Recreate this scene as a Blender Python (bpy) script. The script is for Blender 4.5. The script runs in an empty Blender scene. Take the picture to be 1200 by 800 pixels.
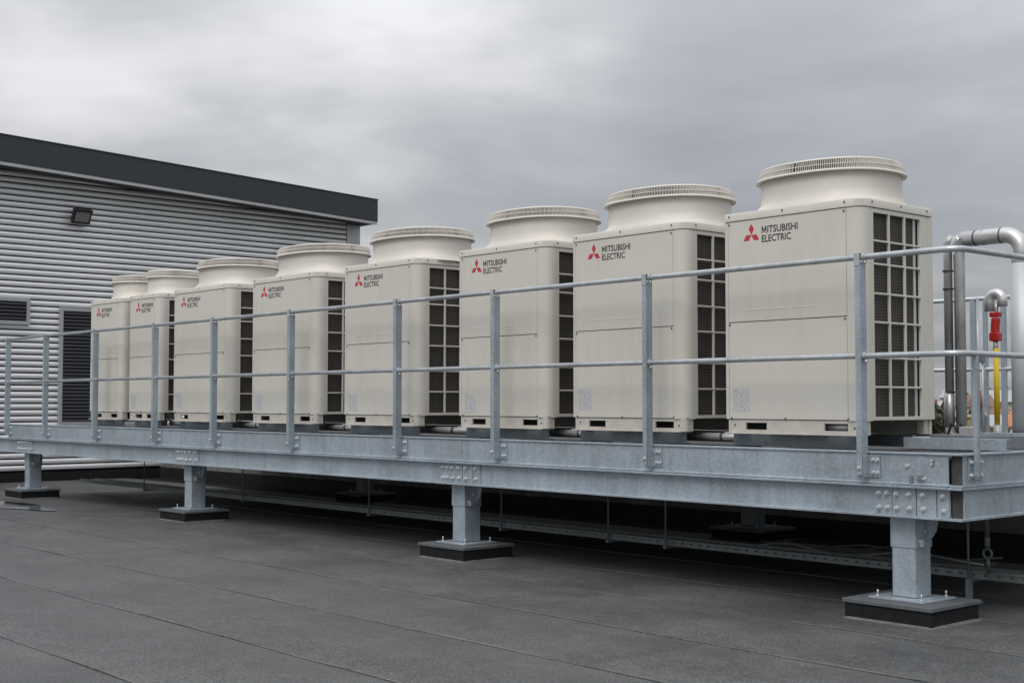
import bpy, bmesh, math, random
from mathutils import Vector, Matrix
random.seed(7)
S = bpy.context.scene
C = S.collection
PI = math.pi

# ------------------------------------------------------------------ camera
cam_d = bpy.data.cameras.new("camera")
cam = bpy.data.objects.new("camera", cam_d)
C.objects.link(cam)
cam_d.sensor_width = 36.0
cam_d.lens = 46.316
cam_d.clip_start = 0.1
cam_d.clip_end = 6000
_x = Vector((0.6617, 0.7497, 0.0)).normalized()
_z = Vector((0.749, -0.661, -0.0466)).normalized()
_y = _z.cross(_x).normalized()
_x = _y.cross(_z).normalized()
cam.matrix_world = Matrix(((_x.x, _y.x, _z.x, 0), (_x.y, _y.y, _z.y, 0), (_x.z, _y.z, _z.z, 1.62), (0, 0, 0, 1)))
S.camera = cam

# ------------------------------------------------------------------ view, world, sun
S.view_settings.view_transform = 'Standard'
S.view_settings.look = 'None'
S.view_settings.exposure = 0.13
S.view_settings.gamma = 1.0
S.view_settings.use_curve_mapping = False

SUN_EL, SUN_AZ = math.radians(52), math.radians(160)     # azimuth clockwise from +Y
sun_dir = Vector((math.cos(SUN_EL) * math.sin(SUN_AZ), math.cos(SUN_EL) * math.cos(SUN_AZ), math.sin(SUN_EL)))
sd = bpy.data.lights.new("sun", 'SUN')
sd.energy = 1.5
sd.angle = math.radians(35)
sd.color = (1.0, 0.97, 0.93)
sun = bpy.data.objects.new("sun", sd)
C.objects.link(sun)
sun.rotation_euler = sun_dir.to_track_quat('Z', 'Y').to_euler()

W = bpy.data.worlds.new("World")
S.world = W
W.use_nodes = True
nt = W.node_tree
nt.nodes.clear()


def nd(t, kind, **kw):
    n = t.nodes.new(kind)
    for k, v in kw.items():
        if k.startswith('i_'):
            key = k[2:]
            n.inputs[int(key) if key.isdigit() else key].default_value = v
        else:
            setattr(n, k, v)
    return n


def math_n(t, op, a, b=None, clamp=False):
    n = t.nodes.new('ShaderNodeMath')
    n.operation = op
    n.use_clamp = clamp
    for i, v in enumerate((a, b)):
        if v is None:
            continue
        if isinstance(v, (int, float)):
            n.inputs[i].default_value = v
        else:
            t.links.new(v, n.inputs[i])
    return n.outputs[0]


def ramp(t, fac, stops):
    n = t.nodes.new('ShaderNodeValToRGB')
    cr = n.color_ramp
    while len(cr.elements) < len(stops):
        cr.elements.new(0.5)
    for e, (p, c) in zip(cr.elements, stops):
        e.position = p
        e.color = (c[0], c[1], c[2], 1)
    t.links.new(fac, n.inputs[0])
    return n.outputs[0]


tc = nd(nt, 'ShaderNodeTexCoord')
sep = nd(nt, 'ShaderNodeSeparateXYZ')
nt.links.new(tc.outputs['Generated'], sep.inputs[0])
zc = math_n(nt, 'MAXIMUM', sep.outputs[2], 0.0)
den = math_n(nt, 'ADD', zc, 0.10)
px = math_n(nt, 'DIVIDE', sep.outputs[0], den)
py = math_n(nt, 'DIVIDE', sep.outputs[1], den)
cmb = nd(nt, 'ShaderNodeCombineXYZ')
nt.links.new(px, cmb.inputs[0])
nt.links.new(py, cmb.inputs[1])
n1 = nd(nt, 'ShaderNodeTexNoise', i_Scale=1.15, i_Detail=4.0, i_Roughness=0.52, i_Distortion=0.3)
nt.links.new(cmb.outputs[0], n1.inputs['Vector'])
# softer, broader cloud masses
n2 = nd(nt, 'ShaderNodeTexNoise', i_Scale=5.0, i_Detail=4.0, i_Roughness=0.5, i_Distortion=0.3)
mp = nd(nt, 'ShaderNodeMapping')
mp.inputs['Scale'].default_value = (1.0, 1.0, 2.6)
mp.inputs['Location'].default_value = (3.1, 0.4, 1.3)
nt.links.new(tc.outputs['Generated'], mp.inputs[0])
nt.links.new(mp.outputs[0], n2.inputs['Vector'])


def lobe(d, lo):
    v = Vector(d).normalized()
    n = nd(nt, 'ShaderNodeVectorMath', operation='DOT_PRODUCT')
    nt.links.new(tc.outputs['Generated'], n.inputs[0])
    n.inputs[1].default_value = v
    m = nd(nt, 'ShaderNodeMapRange', interpolation_type='SMOOTHERSTEP')
    m.inputs['From Min'].default_value = lo
    m.inputs['From Max'].default_value = 1.0
    nt.links.new(n.outputs['Value'], m.inputs['Value'])
    return m.outputs[0]


a = math_n(nt, 'MULTIPLY', n1.outputs[0], 0.62)
b = math_n(nt, 'MULTIPLY', n2.outputs[0], 0.38)
s = math_n(nt, 'ADD', a, b)
s = math_n(nt, 'ADD', s, math_n(nt, 'MULTIPLY', lobe((-0.850, 0.455, 0.258), 0.974), 0.15))
s = math_n(nt, 'ADD', s, math_n(nt, 'MULTIPLY', lobe((-0.70, 0.65, 0.31), 0.990), 0.08))
s = math_n(nt, 'SUBTRACT', s, math_n(nt, 'MULTIPLY', lobe((-0.555, 0.80, 0.205), 0.978), 0.11))
cloud = ramp(nt, s, [(0.28, (0.375, 0.388, 0.425)), (0.44, (0.46, 0.473, 0.503)), (0.55, (0.555, 0.562, 0.583)), (0.72, (0.80, 0.80, 0.815))])
# an overcast sky grows brighter towards the zenith
elev = math_n(nt, 'MULTIPLY_ADD', zc, 1.9)
elev.node.inputs[2].default_value = 0.62
cs = nd(nt, 'ShaderNodeVectorMath', operation='SCALE')
nt.links.new(cloud, cs.inputs[0])
nt.links.new(math_n(nt, 'MULTIPLY', elev, 9.2), cs.inputs['Scale'])
sky = nd(nt, 'ShaderNodeTexSky', sky_type='NISHITA')
sky.sun_disc = False
sky.sun_elevation = SUN_EL
sky.sun_rotation = SUN_AZ
mixs = nd(nt, 'ShaderNodeMix', data_type='RGBA')
mixs.inputs[0].default_value = 0.93
nt.links.new(sky.outputs[0], mixs.inputs[6])
nt.links.new(cs.outputs[0], mixs.inputs[7])
bg = nd(nt, 'ShaderNodeBackground', i_Strength=0.1)
nt.links.new(mixs.outputs[2], bg.inputs[0])
wo = nd(nt, 'ShaderNodeOutputWorld')
nt.links.new(bg.outputs[0], wo.inputs[0])


# ------------------------------------------------------------------ materials
def mat(name, col, rough=0.6, metal=0.0, var=0.0, vscale=3.0, bump=0.0, bscale=60.0, spec=0.5, detail=4.0):
    m = bpy.data.materials.new(name)
    m.use_nodes = True
    t = m.node_tree
    p = t.nodes['Principled BSDF']
    p.inputs['Roughness'].default_value = rough
    p.inputs['Metallic'].default_value = metal
    p.inputs['Specular IOR Level'].default_value = spec
    p.inputs['Base Color'].default_value = (*col, 1)
    if var or bump:
        c = nd(t, 'ShaderNodeTexCoord')
        if var:
            n = nd(t, 'ShaderNodeTexNoise', i_Scale=vscale, i_Detail=detail, i_Roughness=0.6)
            t.links.new(c.outputs['Object'], n.inputs['Vector'])
            lo = tuple(x * (1 - var) for x in col)
            hi = tuple(min(1, x * (1 + var)) for x in col)
            t.links.new(ramp(t, n.outputs[0], [(0.3, lo), (0.7, hi)]), p.inputs['Base Color'])
        if bump:
            n = nd(t, 'ShaderNodeTexNoise', i_Scale=bscale, i_Detail=3.0)
            t.links.new(c.outputs['Object'], n.inputs['Vector'])
            bn = nd(t, 'ShaderNodeBump', i_Strength=bump, i_Distance=0.01)
            t.links.new(n.outputs[0], bn.inputs['Height'])
            t.links.new(bn.outputs[0], p.inputs['Normal'])
    return m


def galv(name, col, rough, metal, spangle=0.14):
    m = bpy.data.materials.new(name)
    m.use_nodes = True
    t = m.node_tree
    p = t.nodes['Principled BSDF']
    p.inputs['Metallic'].default_value = metal
    c = nd(t, 'ShaderNodeTexCoord')
    v = nd(t, 'ShaderNodeTexVoronoi', i_Scale=60.0)
    t.links.new(c.outputs['Object'], v.inputs['Vector'])
    n = nd(t, 'ShaderNodeTexNoise', i_Scale=2.2, i_Detail=5.0, i_Roughness=0.65)
    t.links.new(c.outputs['Object'], n.inputs['Vector'])
    # streaks that run down the metal
    mpn = nd(t, 'ShaderNodeMapping')
    mpn.inputs['Scale'].default_value = (14, 14, 0.9)
    t.links.new(c.outputs['Object'], mpn.inputs[0])
    st = nd(t, 'ShaderNodeTexNoise', i_Scale=1.0, i_Detail=4.0, i_Roughness=0.6)
    t.links.new(mpn.outputs[0], st.inputs['Vector'])
    sx = nd(t, 'ShaderNodeSeparateColor')
    t.links.new(v.outputs['Color'], sx.inputs[0])
    s1 = math_n(t, 'MULTIPLY', sx.outputs[0], spangle)
    s2 = math_n(t, 'MULTIPLY', n.outputs[0], 0.6)
    s3 = math_n(t, 'MULTIPLY', st.outputs[0], 0.34)
    s = math_n(t, 'ADD', math_n(t, 'ADD', s1, s2), s3)
    lo = tuple(x * 0.70 for x in col)
    hi = tuple(min(1, x * 1.26) for x in col)
    t.links.new(ramp(t, s, [(0.33, lo), (0.72, hi)]), p.inputs['Base Color'])
    r = nd(t, 'ShaderNodeMapRange')
    r.inputs['To Min'].default_value = rough - 0.08
    r.inputs['To Max'].default_value = rough + 0.14
    t.links.new(s, r.inputs['Value'])
    t.links.new(r.outputs[0], p.inputs['Roughness'])
    return m


M = {}


def mat_cream():
    """painted sheet: slight tint change from unit to unit, faint dirt runs and a slightly wavy sheet"""
    m = bpy.data.materials.new('cream_paint')
    m.use_nodes = True
    t = m.node_tree
    p = t.nodes['Principled BSDF']
    c = nd(t, 'ShaderNodeTexCoord')
    geo = nd(t, 'ShaderNodeNewGeometry')
    mpn = nd(t, 'ShaderNodeMapping')
    mpn.inputs['Scale'].default_value = (9, 9, 0.8)
    t.links.new(geo.outputs['Position'], mpn.inputs[0])
    st = nd(t, 'ShaderNodeTexNoise', i_Scale=1.0, i_Detail=5.0, i_Roughness=0.6)
    t.links.new(mpn.outputs[0], st.inputs['Vector'])
    bl = nd(t, 'ShaderNodeTexNoise', i_Scale=1.1, i_Detail=4.0, i_Roughness=0.6)
    t.links.new(geo.outputs['Position'], bl.inputs['Vector'])
    s = math_n(t, 'ADD', math_n(t, 'MULTIPLY', st.outputs[0], 0.5), math_n(t, 'MULTIPLY', bl.outputs[0], 0.5))
    col = ramp(t, s, [(0.30, (0.545, 0.515, 0.455)), (0.46, (0.59, 0.565, 0.505)), (0.70, (0.615, 0.593, 0.54))])
    t.links.new(col, p.inputs['Base Color'])
    r = nd(t, 'ShaderNodeMapRange')
    r.inputs['To Min'].default_value = 0.55
    r.inputs['To Max'].default_value = 0.36
    t.links.new(s, r.inputs['Value'])
    t.links.new(r.outputs[0], p.inputs['Roughness'])
    wv = nd(t, 'ShaderNodeTexNoise', i_Scale=2.6, i_Detail=1.0)
    t.links.new(geo.outputs['Position'], wv.inputs['Vector'])
    bn = nd(t, 'ShaderNodeBump', i_Strength=0.25, i_Distance=0.02)
    t.links.new(wv.outputs[0], bn.inputs['Height'])
    t.links.new(bn.outputs[0], p.inputs['Normal'])
    return m


M['cream'] = mat_cream()
M['cream_duct'] = mat('cream_plastic', (0.64, 0.605, 0.545), 0.5, var=0.05, vscale=3.5)
M['cream_base'] = mat('cream_dirty_paint', (0.51, 0.48, 0.43), 0.5, var=0.13, vscale=9.0)
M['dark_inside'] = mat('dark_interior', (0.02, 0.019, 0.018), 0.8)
M['seam'] = mat('panel_gap', (0.05, 0.047, 0.043), 0.8)
M['red'] = mat('red_print', (0.50, 0.03, 0.045), 0.5)
M['black_print'] = mat('black_print', (0.025, 0.025, 0.027), 0.5)
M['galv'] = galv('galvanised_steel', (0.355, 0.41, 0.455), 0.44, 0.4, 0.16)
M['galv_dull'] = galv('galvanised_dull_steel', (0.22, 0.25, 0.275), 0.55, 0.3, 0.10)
M['galv_tube'] = galv('galvanised_tube', (0.50, 0.53, 0.555), 0.34, 0.5, 0.06)
M['bolt'] = mat('zinc_bolt', (0.66, 0.68, 0.70), 0.32, 0.55)
M['screw'] = mat('dark_screw', (0.10, 0.095, 0.09), 0.5, 0.4)
M['plinth'] = mat('black_felt_upstand', (0.013, 0.0135, 0.0145), 0.85, spec=0.2, var=0.3, vscale=14, bump=0.5, bscale=90)
M['plinth_cap'] = mat('grey_cap_slab', (0.10, 0.108, 0.115), 0.7, var=0.2, vscale=12, bump=0.2, bscale=120)
M['dark_fascia'] = mat('anthracite_fascia', (0.030, 0.034, 0.041), 0.55, var=0.06, vscale=1.5)
M['trim'] = mat('light_metal_trim', (0.50, 0.505, 0.515), 0.45, 0.4, var=0.06)
M['soffit'] = mat('dark_soffit', (0.06, 0.06, 0.058), 0.7)
M['slat'] = mat('dark_louvre', (0.032, 0.034, 0.038), 0.6, 0.1)
M['frame'] = mat('louvre_frame', (0.40, 0.405, 0.415), 0.5, 0.4, var=0.06)
M['black'] = mat('black_casing', (0.018, 0.018, 0.02), 0.45)
M['lens'] = mat('floodlight_lens', (0.22, 0.225, 0.21), 0.25)
M['rubber'] = mat('black_rubber', (0.015, 0.015, 0.016), 0.7)
M['lag'] = mat('aluminium_lagging', (0.62, 0.62, 0.625), 0.36, 0.55, var=0.10, vscale=6, bump=0.12, bscale=30)
M['lag_old'] = mat('weathered_lagging', (0.50, 0.505, 0.505), 0.42, 0.3, var=0.22, vscale=7, bump=0.1, bscale=30)
M['band'] = mat('dark_band', (0.06, 0.06, 0.06), 0.6)
M['valve'] = mat('red_valve_paint', (0.45, 0.018, 0.02), 0.4)
M['yellow'] = mat('yellow_sleeve', (0.72, 0.50, 0.01), 0.45)
M['tank'] = mat('pale_grey_duct', (0.52, 0.535, 0.55), 0.5, 0.2, var=0.06)
M['parapet'] = mat('black_upstand', (0.014, 0.014, 0.015), 0.7, var=0.3, vscale=5)
M['pale_roof'] = mat('weathered_panel', (0.20, 0.20, 0.19), 0.8, var=0.35, vscale=2.5)
M['tray'] = galv('cable_tray_steel', (0.20, 0.22, 0.22), 0.45, 0.4)
M['cable'] = mat('grey_cable', (0.16, 0.16, 0.155), 0.6)
M['green'] = mat('green_steel', (0.10, 0.13, 0.12), 0.5, 0.2)
M['recess_shade'] = mat('recess_shade_steel', (0.075, 0.072, 0.066), 0.7, 0.2, var=0.35, vscale=9)  # dark tone that paints the shade of the beam corner recess
M['deck'] = mat('dark_deck_sheet', (0.07, 0.072, 0.075), 0.7, var=0.2)
M['fins'] = mat('x', (0.05, 0.045, 0.04), 0.6)


def mat_mesh():
    m = M['fins']
    m.name = 'coil_with_wire_guard'
    t = m.node_tree
    p = t.nodes['Principled BSDF']
    c = nd(t, 'ShaderNodeTexCoord')
    se = nd(t, 'ShaderNodeSeparateXYZ')
    t.links.new(c.outputs['Object'], se.inputs[0])

    def lines(sock, pitch, width):
        f = math_n(t, 'FRACT', math_n(t, 'DIVIDE', sock, pitch))
        return math_n(t, 'LESS_THAN', f, width)
    gy = lines(se.outputs[1], 0.026, 0.22)
    gz = lines(se.outputs[2], 0.026, 0.22)
    g = math_n(t, 'MAXIMUM', gy, gz)
    n = nd(t, 'ShaderNodeTexNoise', i_Scale=4.0, i_Detail=3.0)
    t.links.new(c.outputs['Object'], n.inputs['Vector'])
    base = ramp(t, n.outputs[0], [(0.3, (0.012, 0.011, 0.010)), (0.7, (0.028, 0.025, 0.022))])
    mx = nd(t, 'ShaderNodeMix', data_type='RGBA')
    t.links.new(g, mx.inputs[0])
    t.links.new(base, mx.inputs[6])
    mx.inputs[7].default_value = (0.085, 0.075, 0.062, 1)
    t.links.new(mx.outputs[2], p.inputs['Base Color'])
    bn = nd(t, 'ShaderNodeBump', i_Strength=0.6, i_Distance=0.004)
    t.links.new(g, bn.inputs['Height'])
    t.links.new(bn.outputs[0], p.inputs['Normal'])


mat_mesh()


def mat_label():
    m = bpy.data.materials.new('printed_label')
    m.use_nodes = True
    t = m.node_tree
    p = t.nodes['Principled BSDF']
    p.inputs['Roughness'].default_value = 0.5
    c = nd(t, 'ShaderNodeTexCoord')
    mpn = nd(t, 'ShaderNodeMapping')
    mpn.inputs['Scale'].default_value = (60, 1, 150)
    t.links.new(c.outputs['Object'], mpn.inputs[0])
    n = nd(t, 'ShaderNodeTexNoise', i_Scale=1.0, i_Detail=2.0)
    t.links.new(mpn.outputs[0], n.inputs['Vector'])
    se = nd(t, 'ShaderNodeSeparateXYZ')
    t.links.new(c.outputs['Object'], se.inputs[0])
    f = math_n(t, 'FRACT', math_n(t, 'MULTIPLY', se.outputs[2], 62.0))
    row = math_n(t, 'LESS_THAN', f, 0.55)
    txt = math_n(t, 'MULTIPLY', math_n(t, 'GREATER_THAN', n.outputs[0], 0.52), row)
    mx = nd(t, 'ShaderNodeMix', data_type='RGBA')
    t.links.new(txt, mx.inputs[0])
    mx.inputs[6].default_value = (0.57, 0.57, 0.578, 1)
    mx.inputs[7].default_value = (0.24, 0.24, 0.26, 1)
    t.links.new(mx.outputs[2], p.inputs['Base Color'])
    return m


M['label'] = mat_label()


def mat_felt(seed):
    m = bpy.data.materials.new('mineral_roofing_felt')
    m.use_nodes = True
    t = m.node_tree
    p = t.nodes['Principled BSDF']
    c = nd(t, 'ShaderNodeTexCoord')
    mpn = nd(t, 'ShaderNodeMapping')
    mpn.inputs['Scale'].default_value = (0.75, 1.0, 1.0)
    mpn.inputs['Location'].default_value = (seed * 3.7, seed * 1.3, 0)
    t.links.new(c.outputs['Object'], mpn.inputs[0])
    n = nd(t, 'ShaderNodeTexNoise', i_Scale=1.3, i_Detail=6.0, i_Roughness=0.62)
    t.links.new(mpn.outputs[0], n.inputs['Vector'])
    g = nd(t, 'ShaderNodeTexNoise', i_Scale=60.0, i_Detail=4.0, i_Roughness=0.8)
    t.links.new(c.outputs['Object'], g.inputs['Vector'])
    w = nd(t, 'ShaderNodeTexNoise', i_Scale=9.0, i_Detail=4.0, i_Roughness=0.6, i_Distortion=0.5)
    t.links.new(mpn.outputs[0], w.inputs['Vector'])
    s = math_n(t, 'ADD', math_n(t, 'ADD', math_n(t, 'MULTIPLY', n.outputs[0], 0.20), math_n(t, 'MULTIPLY', g.outputs[0], 0.70)), math_n(t, 'MULTIPLY', w.outputs[0], 0.10))
    k = 1.06 + 0.02 * math.sin(seed * 2.3)
    col = ramp(t, s, [(0.41, (0.028 * k, 0.0295 * k, 0.030 * k)), (0.50, (0.063 * k, 0.0655 * k, 0.0665 * k)), (0.59, (0.125 * k, 0.128 * k, 0.1275 * k))])
    t.links.new(col, p.inputs['Base Color'])
    r = nd(t, 'ShaderNodeMapRange')
    r.inputs['From Min'].default_value = 0.3
    r.inputs['From Max'].default_value = 0.7
    r.inputs['To Min'].default_value = 0.52
    r.inputs['To Max'].default_value = 0.72
    t.links.new(n.outputs[0], r.inputs['Value'])
    t.links.new(r.outputs[0], p.inputs['Roughness'])
    bn = nd(t, 'ShaderNodeBump', i_Strength=0.55, i_Distance=0.004)
    t.links.new(g.outputs[0], bn.inputs['Height'])
    t.links.new(bn.outputs[0], p.inputs['Normal'])
    return m


FELT = [mat_felt(i) for i in range(4)]
M['lap'] = mat('pale_lap_edge', (0.118, 0.121, 0.120), 0.75, var=0.5, vscale=3, bump=0.3, bscale=120)  # paler band along the front edge of each felt strip


def mat_clad():
    m = bpy.data.materials.new('mill_finish_cladding')
    m.use_nodes = True
    t = m.node_tree
    p = t.nodes['Principled BSDF']
    p.inputs['Metallic'].default_value = 0.35
    p.inputs['Roughness'].default_value = 0.34
    c = nd(t, 'ShaderNodeTexCoord')
    mpn = nd(t, 'ShaderNodeMapping')
    mpn.inputs['Scale'].default_value = (1, 0.5, 9)
    t.links.new(c.outputs['Object'], mpn.inputs[0])
    n = nd(t, 'ShaderNodeTexNoise', i_Scale=1.6, i_Detail=5.0)
    t.links.new(mpn.outputs[0], n.inputs['Vector'])
    t.links.new(ramp(t, n.outputs[0], [(0.3, (0.68, 0.685, 0.695)), (0.7, (0.82, 0.82, 0.83))]), p.inputs['Base Color'])
    return m


M['clad'] = mat_clad()


# ------------------------------------------------------------------ mesh helpers
class MB:
    def __init__(self):
        self.v, self.f, self.sm = [], [], []

    def add(self, vs, fs, smooth=False):
        o = len(self.v)
        self.v += [tuple(q) for q in vs]
        self.f += [tuple(i + o for i in q) for q in fs]
        self.sm += [smooth] * len(fs)
        return self

    def box(self, x0, x1, y0, y1, z0, z1):
        vs = [(x0, y0, z0), (x1, y0, z0), (x1, y1, z0), (x0, y1, z0), (x0, y0, z1), (x1, y0, z1), (x1, y1, z1), (x0, y1, z1)]
        return self.add(vs, [(0, 3, 2, 1), (4, 5, 6, 7), (0, 1, 5, 4), (1, 2, 6, 5), (2, 3, 7, 6), (3, 0, 4, 7)])

    def tube(self, pts, r, n=12, caps=True, r2=None):
        pts = [Vector(q) for q in pts]
        rings, prev = [], None
        for i, q in enumerate(pts):
            d = (pts[min(i + 1, len(pts) - 1)] - pts[max(i - 1, 0)]).normalized()
            u = prev if prev else (Vector((0, 0, 1)) if abs(d.z) < 0.9 else Vector((1, 0, 0)))
            u = (u - d * u.dot(d)).normalized()
            prev = u
            w = d.cross(u)
            rr = r if r2 is None else r + (r2 - r) * i / (len(pts) - 1)
            rings.append([q + (u * math.cos(2 * PI * k / n) + w * math.sin(2 * PI * k / n)) * rr for k in range(n)])
        vs = [p for ring in rings for p in ring]
        fs = []
        for i in range(len(rings) - 1):
            for k in range(n):
                a, b2 = i * n + k, i * n + (k + 1) % n
                fs.append((a, b2, b2 + n, a + n))
        self.add(vs, fs, True)
        if caps:
            o = len(self.v) - len(vs)
            self.f.append(tuple(o + k for k in reversed(range(n))))
            self.f.append(tuple(o + len(vs) - n + k for k in range(n)))
            self.sm += [False, False]
        return self

    def prism(self, poly, axis, lo, hi, smooth=False):
        """poly: 2-D outline in the two other axes, extruded along axis."""
        n = len(poly)

        def p3(q, t):
            return {'x': (t, q[0], q[1]), 'y': (q[0], t, q[1]), 'z': (q[0], q[1], t)}[axis]
        vs = [p3(q, lo) for q in poly] + [p3(q, hi) for q in poly]
        self.add(vs, [(i, (i + 1) % n, (i + 1) % n + n, i + n) for i in range(n)], smooth)
        o = len(self.v) - 2 * n
        self.f += [tuple(o + i for i in reversed(range(n))), tuple(o + n + i for i in range(n))]
        self.sm += [False, False]
        return self

    def mesh(self, name, m):
        me = bpy.data.meshes.new(name)
        me.from_pydata(self.v, [], self.f)
        me.polygons.foreach_set('use_smooth', self.sm)
        b = bmesh.new()
        b.from_mesh(me)
        bmesh.ops.recalc_face_normals(b, faces=b.faces)
        b.to_mesh(me)
        b.free()
        if m:
            me.materials.append(m)
        return me

    def build(self, name, m, parent=None, bevel=0.0, loc=None, seg=2):
        return link(name, self.mesh(name, m), parent, bevel, loc, seg)


def link(name, me, parent=None, bevel=0.0, loc=None, seg=2):
    o = bpy.data.objects.new(name, me)
    C.objects.link(o)
    if parent:
        o.parent = parent
    if loc:
        o.location = loc
    if bevel:
        bv = o.modifiers.new('bevel', 'BEVEL')
        bv.width = bevel
        bv.segments = seg
        bv.limit_method = 'ANGLE'
        bv.angle_limit = math.radians(40)
        bv.harden_normals = True
    return o


def thing(name, loc, label, cat, group=None):
    o = bpy.data.objects.new(name, None)
    o.empty_display_size = 0.2
    C.objects.link(o)
    o.location = loc
    tag(o, label, cat, group)
    return o


def tag(o, label, cat, group=None):
    o['label'] = label
    o['category'] = cat
    if group:
        o['group'] = group
    return o


def struct(o, label=None, kind='structure'):
    o['kind'] = kind
    if label:
        o['label'] = label
    return o


BOLT = MB().tube([(0, 0, 0), (0, -0.010, 0)], 0.021, 10).tube([(0, -0.010, 0), (0, -0.024, 0)], 0.0145, 6).tube([(0, -0.024, 0), (0, -0.038, 0)], 0.008, 8).mesh('bolt', M['bolt'])
BOLT_S = MB().tube([(0, 0, 0), (0, -0.006, 0)], 0.017, 8).tube([(0, -0.006, 0), (0, -0.018, 0)], 0.012, 6).mesh('bolt', M['bolt'])
STUD = MB().tube([(0, 0, 0), (0, 0, 0.012)], 0.016, 6).tube([(0, 0, 0.012), (0, 0, 0.048)], 0.0075, 8).mesh('bolt', M['galv_tube'])
SCREW = MB().tube([(0, 0, 0), (0, -0.004, 0)], 0.0085, 8).mesh('screw', M['screw'])

# ------------------------------------------------------------------ setting: grounds and roof
g = MB()
g.add([(-3000, -3000, -6), (3000, -3000, -6), (3000, 3000, -6), (-3000, 3000, -6)], [(0, 1, 2, 3)])
go = g.build('ground', mat('far_ground', (0.10, 0.105, 0.085), 0.9, var=0.3, vscale=0.02))
struct(go, 'dull green grey ground of the town far below the roof')

roof = MB().box(-46, 6, -8, 13.45, -6, -0.012).build('roof', M['plinth'])
struct(roof, 'flat dark grey felt roof in long lapped strips')
seams = [-8.0 + 1.155 * i - 0.005 for i in range(0, 19)]     # one seam falls at 3.47, 4.63, 5.79, 6.95, 8.10
off = 3.47 - min(seams, key=lambda q: abs(q - 3.47))
seams = [q + off for q in seams]
laps = {}
rl = random.Random(3)
for i in range(len(seams) - 1):
    y0, y1 = seams[i], min(seams[i + 1], 13.45)
    if y1 <= y0:
        continue
    cuts = [-46.0]
    x = -46 + rl.uniform(3, 7)
    while x < 4:
        cuts.append(x)
        x += 7.9 + rl.uniform(-0.3, 0.3)
    cuts.append(6.0)
    yc = 0.5 * (y0 + y1)
    if 5.8 < yc < 6.9:
        cuts = [-46, -37.6, -29.7, -21.7, -13.75, -5.84, 2.0, 6]
    if 8.1 < yc < 9.2:
        cuts = [-46, -33.6, -25.7, -17.8, -9.87, -4.68, 2.5, 6]
    for j in range(len(cuts) - 1):
        xa, xb = cuts[j], cuts[j + 1]
        n = max(2, int((xb - xa) / 0.45))
        mb = MB()
        vs = []
        for k in range(n + 1):
            xx = xa + (xb - xa) * k / n
            wv = 0.007 * math.sin(xx * 1.7 + i * 2.1) + 0.005 * math.sin(xx * 4.3 + i) + rl.uniform(-0.003, 0.003)
            wv2 = 0.0012 * math.sin(xx * 2.9 + i * 3)
            zl = 0.0016 if j % 2 else 0.0
            dw = 0.016 + 0.009 * math.sin(xx * 2.3 + i) + rl.uniform(-0.004, 0.004)
            ys = y0 - 0.02 + wv
            vs += [(xx, ys, -0.011), (xx, ys, 0.0042 + zl + wv2), (xx, ys + dw, 0.0044 + zl + wv2), (xx, y1 - 0.02, -0.001 + zl * 0.2), (xx, y1 - 0.02, -0.011)]
        fs = []
        for k in range(n):
            o = 5 * k
            fs += [(o, o + 5, o + 6, o + 1), (o + 1, o + 6, o + 7, o + 2), (o + 2, o + 7, o + 8, o + 3), (o + 3, o + 8, o + 9, o + 4)]
        fs += [(0, 1, 2, 3, 4), (5 * n + 4, 5 * n + 3, 5 * n + 2, 5 * n + 1, 5 * n)]
        mb.add(vs, fs)
        fo = mb.build('felt_sheet', FELT[(i * 3 + j) % 4], roof)
        fo.data.materials.append(M['lap'])
        for k in range(n):
            fo.data.polygons[4 * k + 1].material_index = 1

pud = bmesh.new()
pts = []
for k in range(28):
    t = 2 * PI * k / 28
    rr = 1 + 0.22 * math.sin(3 * t + 1) + 0.13 * math.sin(5 * t)
    pts.append(pud.verts.new((-20.9 + 1.15 * rr * math.cos(t) + 0.25 * math.sin(t), 7.83 + 0.42 * rr * math.sin(t), 0.0125)))
pud.faces.new(pts)
pm = bpy.data.meshes.new('puddle')
pud.to_mesh(pm)
pm.materials.append(mat('standing_water', (0.02, 0.021, 0.021), 0.06, spec=0.6))
po = link('puddle', pm)
struct(po, 'thin rain puddle on the felt in front of the far left plinth')

# low black upstand along the rear of the roof, taller wall above it added to block low sky
up = thing('parapet_upstand', (-20, 13.45, 0), 'low dark parapet behind the steel platform, black felt upstand under a wall added to block low sky', 'parapet')
MB().box(-26, 26, 0.004, 0.30, -0.5, 0.215).build('kerb', M['parapet'], up, 0.01)
x = -26.0
while x < 25.9:
    x2 = min(x + 1.2, 26)
    MB().box(x + 0.003, x2 - 0.003, 0.03, 0.26, 0.216, 1.03).build('sky_block_panel', M['pale_roof'], up, 0.004)
    MB().box(x + 0.003, x2 - 0.003, 0.0, 0.29, 1.032, 1.075).build('sky_block_coping', M['dark_fascia'], up, 0.003)
    x = x2

# ------------------------------------------------------------------ clad building on the left
XW = -27.0
bld = thing('clad_building', (XW, 10.0, 0), 'plant building clad in horizontal corrugated metal under a dark sloping fascia', 'building')
BY0, BY1 = -7.0, 8.76            # local y extent (world 3.0 .. 18.76)


def eave(y):                      # local y -> world z of the wall's top
    return 6.46 - 0.0414 * (y + 0.36)


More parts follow.
